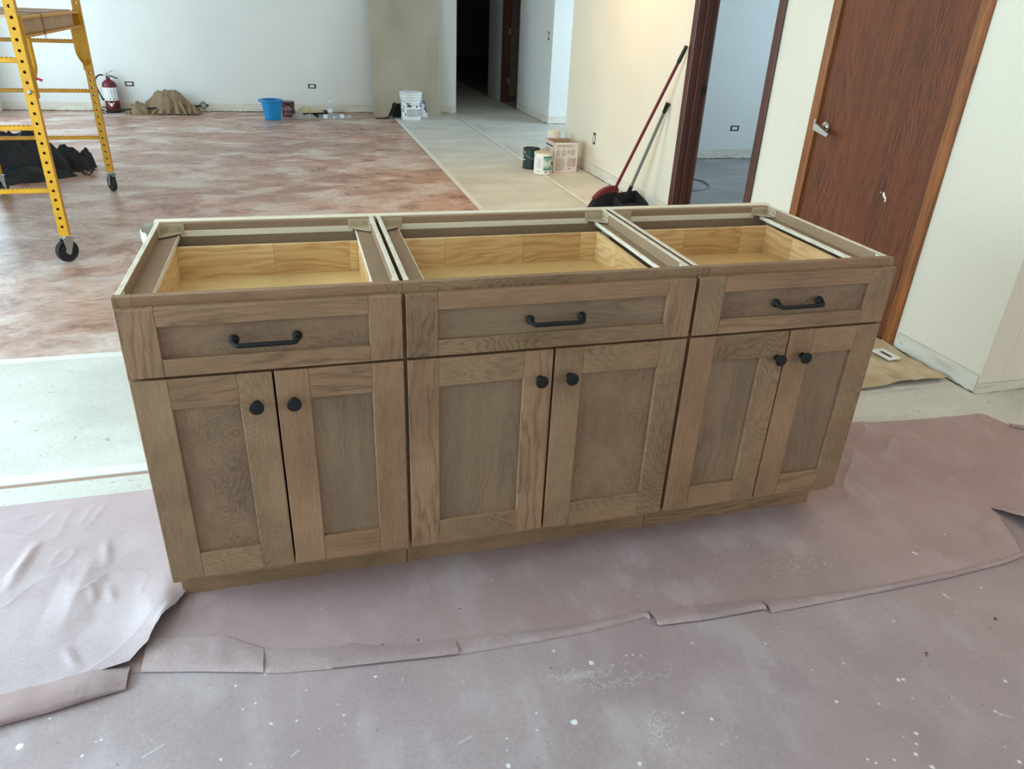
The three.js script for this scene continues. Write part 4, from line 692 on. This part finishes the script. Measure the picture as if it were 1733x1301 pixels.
function paintCan(name, label, pos, turn, r, h, draw, o = {}) {
  const t = thing(name, label, 'paint can', pos, turn);
  const tex = canvasTex(1024, 256, draw);
  mesh('body', lathe([[0, 0.002], [r - 0.004, 0.002], [r, 0], [r + 0.001, 0.004], [r - 0.001, 0.006], [r - 0.001, h - 0.006], [r + 0.001, h - 0.004], [r, h], [r - 0.007, h - 0.001], [r - 0.008, h - 0.008]], 40), o.rimM ?? zincM, t);
  mesh('label', T(new THREE.CylinderGeometry(r + 0.0004, r + 0.0004, h - 0.016, 40, 1, true, Math.PI), 0, h / 2, 0), std({ map: tex, roughness: 0.5 }), t);
  mesh('lid', T(cyl(r - 0.009, 0.003, 36), 0, h - 0.009, 0), o.lidM ?? zincM, t);
  mesh('bail', tube(o.bail ?? [[-r, h - 0.035, 0], [-r * 0.9, h - 0.075, r * 0.55], [0, h - 0.10, r + 0.008], [r * 0.9, h - 0.075, r * 0.55], [r, h - 0.035, 0]], 0.0018, 30, 6), zincM, t);
  for (const s of [-1, 1]) mesh('bail_ear', T(RZ(lathe([[0, 0.004], [0.008, 0.003], [0.011, 0]], 14), s > 0 ? -Math.PI / 2 : Math.PI / 2), s * r, h - 0.035, 0), zincM, t);
  return t;
}
const lines = (c, x, y, w, n, st, seed) => { for (let k = 0; k < n; k++) c.fillRect(x, y + k * st, w * (0.65 + 0.35 * (((k * 7919 + seed * 131) % 97) / 97)), st * 0.5); };
paintCan('maroon_can', 'maroon paint can with white lettering behind the blue bucket', [0.535, 0, -9.42], 0.0, 0.083, 0.19, (c, w, h) => { c.fillStyle = '#4b1420'; c.fillRect(0, 0, w, h); c.fillStyle = '#e6dcd8'; for (const x of [390]) { c.font = 'bold 44px sans-serif'; c.fillText('Ultra', x + 60, 96); c.fillText('Durable', x + 30, 140); c.fillStyle = '#b9908f'; lines(c, x + 40, 165, 150, 3, 9, 3); c.fillStyle = '#7d6a62'; c.fillRect(x + 25, 200, 200, 40); c.fillStyle = '#e6dcd8'; } }, { rimM: std({ color: 0x3b3436, roughness: 0.4, metalness: 0.6 }) });
single('striped_gloves', heap([{ x: 0.66, z: -9.20, rx: 0.10, rz: 0.06, h: 0.085, a: 0.2, f: 5 }, { x: 0.79, z: -9.18, rx: 0.11, rz: 0.055, h: 0.06, a: -0.1, f: 6 }], 0.006, 6, 801), std({ map: dataTex(128, 128, (u, v) => ((u * 7 + v * 3) % 1) > 0.5 ? [196, 190, 180] : [126, 120, 112], 0.2, 0.2), roughness: 0.95 }), 'grey striped work gloves beside the maroon can', 'gloves');
{
  const t = thing('paint_tray', 'black paint tray with cream rags on it', 'paint tray', [0.85, 0, -9.40], 0.03);
  const s = new THREE.Shape(); s.moveTo(-0.19, 0.055); s.lineTo(-0.17, 0.012); s.lineTo(0.05, 0.003); s.lineTo(0.17, 0.03); s.lineTo(0.2, 0.07); s.lineTo(0.195, 0.073); s.lineTo(0.165, 0.036); s.lineTo(0.05, 0.009); s.lineTo(-0.165, 0.018); s.lineTo(-0.185, 0.058);
  mesh('tray', T(new THREE.ExtrudeGeometry(s, { depth: 0.22, bevelEnabled: false }), 0, 0, -0.11), blackM, t);
  for (const z of [-0.112, 0.108]) { const q = new THREE.Shape(); q.moveTo(-0.19, 0.055); q.lineTo(-0.17, 0.003); q.lineTo(0.17, 0.003); q.lineTo(0.2, 0.07); mesh('tray_wall', T(new THREE.ExtrudeGeometry(q, { depth: 0.004, bevelEnabled: false }), 0, 0, z), blackM, t); }
  const rag = heap([{ x: -0.09, z: -0.02, rx: 0.11, rz: 0.07, h: 0.115, f: 7 }, { x: 0.07, z: 0.02, rx: 0.13, rz: 0.05, h: 0.09, f: 7, a: 0.3 }], 0.008, 7, 811); mesh('rag', rag, std({ color: 0xcdbb94, roughness: 0.95 }), t, [0, 0.01, 0]);
}
single('stir_stick', RZ(cbox(-0.15, -0.0025, -0.012, 0.15, 0.0025, 0.012, 0.001), -0.16), std({ color: 0xd6c7a4, roughness: 0.8 }), 'pale wooden stir stick leaning past the upright bottle', 'stir stick', [1.30, 0.034, -9.6], [0, 0.12, 0]);
{
  const pet = new THREE.MeshPhysicalMaterial({ color: 0xf4f8fb, roughness: 0.08, transmission: 0.9, thickness: 0, ior: 1.4 });
  const cap = std({ color: 0xf3f3f0, roughness: 0.5 }), lab = std({ color: 0xdfe6ea, roughness: 0.5 });
  const prof = [[0, 0.004], [0.026, 0], [0.032, 0.01], [0.0325, 0.05], [0.030, 0.056], [0.0325, 0.062], [0.0325, 0.125], [0.030, 0.132], [0.032, 0.14], [0.024, 0.172], [0.0135, 0.19], [0.0125, 0.2]];
  const bottle = (label, pos, rot) => { const t = thing('water_bottle', label, 'bottle', pos); t.rotation.set(...rot); mesh('shell', lathe(prof, 28), pet, t); mesh('cap', T(cyl(0.0145, 0.016, 20), 0, 0.205, 0), cap, t); mesh('wrap_label', T(new THREE.CylinderGeometry(0.0328, 0.0328, 0.05, 28, 1, true), 0, 0.094, 0), lab, t); };
  bottle('clear empty plastic bottle standing upright by the paint tray', [1.085, 0, -9.30], [0, 0, 0]);
  bottle('clear plastic bottle lying on its side, nearer the striped gloves', [0.92, 0.0328, -9.13], [Math.PI / 2, 0.0, -1.35]);
  bottle('clear plastic bottle lying on its side, farther from the gloves', [1.13, 0.0328, -9.12], [Math.PI / 2, 0, -1.75]);
}
{ // sheet of drywall leaning on the far wall
  const t = thing('drywall_sheet', 'grey-tan drywall sheet leaning against the far wall', 'drywall', [1.69, 0, -9.46]);
  const m = std({ map: dataTex(512, 1024, (u, v) => { const a = fbm(u * 3, v * 6, 3, 6, 5, 821), f = vn(u * 160, v * 240, 160, 240, 823); const k = (a - 0.5) * 26 + (f - 0.5) * 8; return [172 + k, 163 + k, 142 + k]; }, 0.98, 2.44), roughness: 0.85 });
  const g = mesh('board', uvm(cbox(0, 0, -0.0127, 0.945, 2.44, 0, 0.001), 'y'), m, t); g.rotation.x = -0.135;
  const e = mesh('paper_edge', pbox(0.945, 0, -0.0125, 0.948, 2.44, -0.0005, 0.0005), std({ color: 0xd3cfc2, roughness: 0.85 }), t); e.rotation.x = -0.135;
}
{ // white bucket
  const t = thing('white_bucket', 'white five gallon bucket with navy label by the drywall sheet', 'bucket', [2.17, 0, -9.16]); const wm = std({ color: 0xe4e5e2, roughness: 0.4 });
  mesh('body', lathe([[0, 0.006], [0.128, 0.006], [0.132, 0], [0.136, 0.01], [0.146, 0.262], [0.154, 0.264], [0.154, 0.27], [0.147, 0.274], [0.148, 0.296], [0.156, 0.298], [0.156, 0.304], [0.149, 0.308], [0.150, 0.335], [0.158, 0.338], [0.158, 0.358], [0.150, 0.36], [0.146, 0.352], [0.13, 0.02], [0, 0.016]], 48), wm, t);
  const lab = canvasTex(1024, 512, (c, w, h) => { c.fillStyle = '#f0f1ee'; c.fillRect(0, 0, w, h); c.fillStyle = '#1b2f52'; c.fillRect(0, 0, 70, h); c.fillRect(w - 110, 0, 110, h); c.fillStyle = '#222a33';
    const tri = (...p) => { c.beginPath(); c.moveTo(p[0], p[1]); for (let i = 2; i < p.length; i += 2) c.lineTo(p[i], p[i + 1]); c.fill(); };
    tri(150, 120, 260, 200, 250, 230, 160, 160); tri(320, 60, 470, 60, 480, 190, 330, 190); tri(620, 200, 670, 90, 700, 200); tri(760, 80, 900, 40, 900, 200, 780, 190); c.fillStyle = '#f0f1ee'; c.fillRect(340, 100, 40, 50); tri(800, 100, 860, 90, 860, 150, 810, 150);
    c.fillStyle = '#9aa0a4'; c.fillRect(330, 260, 520, 210); c.fillStyle = '#d8d9d6'; lines(c, 350, 280, 470, 11, 16, 5); c.fillStyle = '#555c66'; lines(c, 100, 250, 180, 8, 16, 7); c.fillStyle = '#222a33'; c.fillRect(250, 400, 44, 80); c.fillRect(330, 478, 560, 16); });
  mesh('label', T(new THREE.CylinderGeometry(0.1462, 0.1395, 0.195, 40, 1, true, -1.55, 3.1), 0, 0.15, 0), std({ map: lab, roughness: 0.5 }), t);
  mesh('bail', tube([[-0.156, 0.285, 0], [-0.13, 0.25, 0.095], [0, 0.215, 0.165], [0.13, 0.25, 0.095], [0.156, 0.285, 0]], 0.0025, 40, 6), zincM, t);
  mesh('shade_disc', T(cyl(0.142, 0.004, 40), 0, 0.30, 0), std({ color: 0x2b2723, roughness: 0.8 }), t);  // dark disc painting the shade inside the open bucket
  mesh('bail_grip', T(RZ(cyl(0.009, 0.09, 12), Math.PI / 2), 0, 0.213, 0.166), wm, t);
}
{ // bent black sheet standing behind the bucket
  const pts = [[-0.30, 0.004], [-0.22, 0.004], [-0.15, 0.01], [-0.10, 0.03], [-0.06, 0.08], [-0.035, 0.14], [-0.025, 0.205]]; const s = new THREE.Shape(); const c = new THREE.CatmullRomCurve3(pts.map(([x, y]) => new THREE.Vector3(x, y, 0))).getPoints(24); c.forEach((p, i) => i ? s.lineTo(p.x, p.y) : s.moveTo(p.x, p.y)); [...c].reverse().forEach((p) => s.lineTo(p.x + 0.004, p.y + 0.003));
  single('black_vinyl_sheet', T(new THREE.ExtrudeGeometry(s, { depth: 0.10, bevelEnabled: false }), 0, 0, -0.05), std({ color: 0x16130f, roughness: 0.6 }), 'bent black vinyl sheet curling up beside the white bucket', 'vinyl sheet', [1.985, 0, -9.26], [0, 0.15, 0]);
  single('black_box', pbox(-0.065, 0, -0.03, 0.065, 0.185, 0.03, 0.006), std({ color: 0x131110, roughness: 0.7 }), 'dark upright carton tucked behind the white bucket', 'carton', [2.0, 0, -9.34]);
}
single('bag', heap([{ x: 0, z: 0, rx: 0.085, rz: 0.045, h: 0.24, p: 0.75, f: 4 }], 0.007, 4, 841), std({ map: dataTex(64, 64, (u, v) => fbm(u * 4, v * 4, 4, 4, 3, 845) > 0.5 ? [226, 226, 228] : [70, 78, 120], 0.3, 0.3), roughness: 0.6 }), 'small white and navy bag slumped behind the white bucket', 'bag', [2.355, 0, -9.40]);

// ------------------------------------------------------------------ paint cans, carton and roll by the cream wall
paintCan('green_can', 'dark green open paint can behind the white and green can', [2.862, 0.0055, -5.69], 0.3, 0.083, 0.195, (c, w, h) => { c.fillStyle = '#17352f'; c.fillRect(0, 0, w, h); c.fillStyle = '#e8e8e2'; for (const x of [80, 600]) { c.fillRect(x, 90, 160, 12); c.fillRect(x + 20, 120, 90, 36); c.fillRect(x + 150, 130, 40, 20); } c.fillStyle = '#0f241f'; c.fillRect(0, 160, w, 96); }, { rimM: std({ color: 0x1d2423, roughness: 0.4, metalness: 0.5 }), lidM: std({ color: 0x0d1413, roughness: 0.6 }) });
{
  const t = paintCan('white_can', 'white and green paint can with dried drips, beside the carton', [2.895, 0.0055, -5.41], 0, 0.086, 0.205, (c, w, h) => { c.fillStyle = '#efeee8'; c.fillRect(0, 0, w, h); const g0 = 470; for (let y = 30; y < 205; y++) { const k = Math.abs((y - 118) / 88); const r = mix(214, 22, k * k), g = mix(226, 104, k * k), b = mix(216, 92, k * k); c.fillStyle = `rgb(${r | 0},${g | 0},${b | 0})`; c.fillRect(g0, y, 220, 1.5); } c.fillStyle = '#8b9a6a'; c.beginPath(); c.arc(g0 + 70, 84, 20, 0, 7); c.fill(); c.fillStyle = '#cfd3cc'; c.fillRect(g0 + 10, 130, 150, 6); c.fillStyle = '#333'; for (let k = 0; k < 9; k++) c.fillRect(g0 + 28 + k * 6, 214, 3, 28); c.fillRect(g0 + 130, 216, 30, 22); c.fillStyle = '#bdbdb8'; lines(c, 340, 60, 100, 12, 11, 3); c.fillStyle = '#8fa0a8'; c.fillRect(360, 214, 40, 16); }, { lidM: std({ color: 0xcfc0a4, roughness: 0.7 }), rimM: std({ color: 0xded8c8, roughness: 0.6 }), bail: [[-0.086, 0.172, 0], [-0.075, 0.205, 0.03], [-0.02, 0.222, 0.045], [0.05, 0.215, 0.04], [0.086, 0.172, 0]] });
  mesh('paint_crust', heap([{ x: 0, z: 0, rx: 0.078, rz: 0.078, h: 0.016, p: 0.5, f: 6 }], 0.005, 6, 851, 0.001), std({ color: 0xc7b08a, roughness: 0.8 }), t, [0, 0.197, 0]);
  mesh('tape_tab', pbox(0.07, 0.09, 0.05, 0.078, 0.12, 0.064, 0.002), blackM, t);
}
{ // open carton
  const W = 0.25, H = 0.285, D = 0.27, th = 0.004; const t = thing('carton', 'open printed cardboard carton against the cream wall', 'carton', [3.138, 0.0055, -5.585], 0.02);
  const kraft = std({ color: 0xb59c86, roughness: 0.85 });
  const front = canvasTex(512, 584, (c, w, h) => { c.fillStyle = '#d9cfc6'; c.fillRect(0, 0, w, h); c.strokeStyle = '#efe8e0'; c.lineWidth = 8; c.strokeRect(18, 18, w - 36, h - 36); c.fillStyle = '#8d8580'; lines(c, 50, 46, 400, 3, 15, 2); for (const [x, n] of [[50, 9], [165, 9], [280, 6], [370, 8]]) { lines(c, x, 150, 96, n, 13, x); c.beginPath(); c.arc(x + 36, 120, 9, 0, 7); c.fill(); } c.fillRect(40, 300, 160, 10); lines(c, 40, 325, 240, 18, 13, 9); c.fillStyle = '#b79a93'; c.fillRect(300, 310, 180, 165); c.fillStyle = '#cdbab2'; lines(c, 312, 322, 150, 10, 15, 4); c.fillStyle = '#6f6863'; c.beginPath(); c.moveTo(310, 520); c.lineTo(350, 500); c.lineTo(400, 525); c.fill(); });
  const left = canvasTex(512, 584, (c, w, h) => { c.fillStyle = '#d8c4bb'; c.fillRect(0, 0, w, h); c.fillStyle = '#3d3532'; c.fillRect(60, 70, 380, 30); c.font = 'bold 110px sans-serif'; c.fillText('1.07', 40, 230); c.fillRect(60, 260, 300, 24); });
  const pl = (name, g, mat) => mesh(name, g, mat, t);
  const face = (w, h) => new THREE.PlaneGeometry(w, h);
  pl('front_wall', T(cbox(-W / 2, 0, 0, W / 2, H, th, 0.0005), 0, 0, D / 2 - th), kraft); pl('back_wall', T(cbox(-W / 2, 0, 0, W / 2, H, th, 0.0005), 0, 0, -D / 2), kraft);
  pl('side_wall', T(cbox(0, 0, -D / 2, th, H, D / 2, 0.0005), -W / 2, 0, 0), kraft); pl('side_wall', T(cbox(0, 0, -D / 2, th, H, D / 2, 0.0005), W / 2 - th, 0, 0), kraft); pl('bottom', cbox(-W / 2, 0, -D / 2, W / 2, th, D / 2, 0.0005), kraft);
  pl('front_print', T(face(W - 0.004, H - 0.004), 0, H / 2, D / 2 + 0.0004), std({ map: front, roughness: 0.8 })); pl('side_print', T(RY(face(D - 0.004, H - 0.004), -Math.PI / 2), -W / 2 - 0.0004, H / 2, 0), std({ map: left, roughness: 0.8 }));
}
{
  const t = thing('paper_roll', 'white paper towel roll standing behind the carton', 'paper roll', [3.20, 0.0055, -6.02]);
  mesh('paper', lathe([[0.02, 0], [0.066, 0], [0.068, 0.004], [0.068, 0.314], [0.065, 0.318], [0.021, 0.316], [0.019, 0.31], [0.019, 0.01]], 40), std({ color: 0xe6dfd0, roughness: 0.9 }), t);
  mesh('core', T(new THREE.CylinderGeometry(0.0188, 0.0188, 0.27, 24, 1, true), 0, 0.14, 0), std({ color: 0x6b5540, roughness: 0.9, side: THREE.DoubleSide }), t);
}
single('plastic_film', heap([{ x: 3.03, z: -5.90, rx: 0.09, rz: 0.11, h: 0.2, f: 6 }], 0.008, 7, 861), std({ color: 0xdcd9d0, roughness: 0.5 }), 'crumpled pale plastic film beside the paper roll', 'plastic film');

// ------------------------------------------------------------------ broom and dustpan against the cream wall
{
  const red = std({ color: 0x74101a, roughness: 0.45 });
  const t = thing('broom', 'red handled angle broom leaning against the brown door casing', 'broom', [0, 0, 0]);
  const A = [3.085, 0.135, -4.07], B = [3.352, 1.245, -3.665]; const L = (k) => A.map((a, i) => mix(a, B[i], k));
  mesh('handle', rod(A, L(0.93), 0.0125, 0.0118), red, t); mesh('grip', rod(L(0.90), B, 0.0150, 0.0135), std({ color: 0x23251d, roughness: 0.6 }), t);
  const h = grp('broom_head', t, [3.04, 0.0062, -4.06]); h.rotation.y = 0.35;
  const s = new THREE.Shape(); s.moveTo(-0.17, 0.085); s.quadraticCurveTo(-0.09, 0.165, 0.03, 0.165); s.lineTo(0.075, 0.15); s.lineTo(0.085, 0.10); s.lineTo(0.02, 0.12); s.quadraticCurveTo(-0.07, 0.12, -0.15, 0.07);
  mesh('block', T(new THREE.ExtrudeGeometry(s, { depth: 0.03, bevelEnabled: true, bevelSize: 0.005, bevelThickness: 0.005, bevelSegments: 2 }), 0, 0, -0.015), red, h);
  const q = new THREE.Shape(); q.moveTo(-0.225, 0); q.lineTo(-0.155, 0.08); q.quadraticCurveTo(-0.06, 0.128, 0.05, 0.115); q.lineTo(0.055, 0); mesh('bristle_block', T(new THREE.ExtrudeGeometry(q, { depth: 0.036, bevelEnabled: true, bevelSize: 0.002, bevelThickness: 0.004 }), 0, 0, -0.018), std({ map: dataTex(256, 64, (u, v) => { const k = vn(u * 128, v * 2, 128, 2, 871) * 26; return [14 + k, 13 + k, 13 + k]; }, 0.25, 0.2), roughness: 0.9 }), h);
  const p = thing('dustpan', 'black upright dustpan with grey handle beside the red broom', 'dustpan', [0, 0, 0]);
  const a = [3.205, 0.10, -4.06], b = [3.365, 0.838, -3.862], K = (k) => a.map((v, i) => mix(v, b[i], k));
  mesh('handle', rod(a, K(0.93), 0.0125), std({ color: 0x77766f, roughness: 0.45, metalness: 0.2 }), p); mesh('grip', rod(K(0.9), b, 0.0145, 0.0185), blackM, p); mesh('socket', rod(a, K(0.10), 0.018, 0.016), blackM, p);
  const pan = grp('pan', p, [3.235, 0.0062, -4.03]); pan.rotation.y = 0.35;
  mesh('pan_floor', pbox(-0.14, 0, -0.10, 0.13, 0.006, 0.11, 0.002), std({ color: 0x26272a, roughness: 0.5 }), pan); mesh('pan_back', pbox(-0.14, 0, -0.11, 0.13, 0.10, -0.102, 0.002), std({ color: 0x26272a, roughness: 0.5 }), pan);
  for (const x of [-0.146, 0.13]) { const w = new THREE.Shape(); w.moveTo(-0.11, 0); w.lineTo(0.11, 0); w.lineTo(-0.09, 0.1); w.lineTo(-0.11, 0.1); mesh('pan_side', T(RY(new THREE.ExtrudeGeometry(w, { depth: 0.006, bevelEnabled: false }), -Math.PI / 2), x + 0.006, 0, 0), std({ color: 0x26272a, roughness: 0.5 }), pan); }
}
single('cable', tube([[3.75, 0.004, -5.25], [4.1, 0.004, -5.2], [4.326, 0.004, -5.067], [4.40, 0.004, -4.96], [4.36, 0.004, -4.74], [4.22, 0.004, -4.615], [4.05, 0.004, -4.57], [3.8, 0.004, -4.58]], 0.008, 80, 8), std({ color: 0x8b979d, roughness: 0.5 }), 'grey cable looping on the floor past the open doorway', 'cable');

renderer.render(scene, camera);
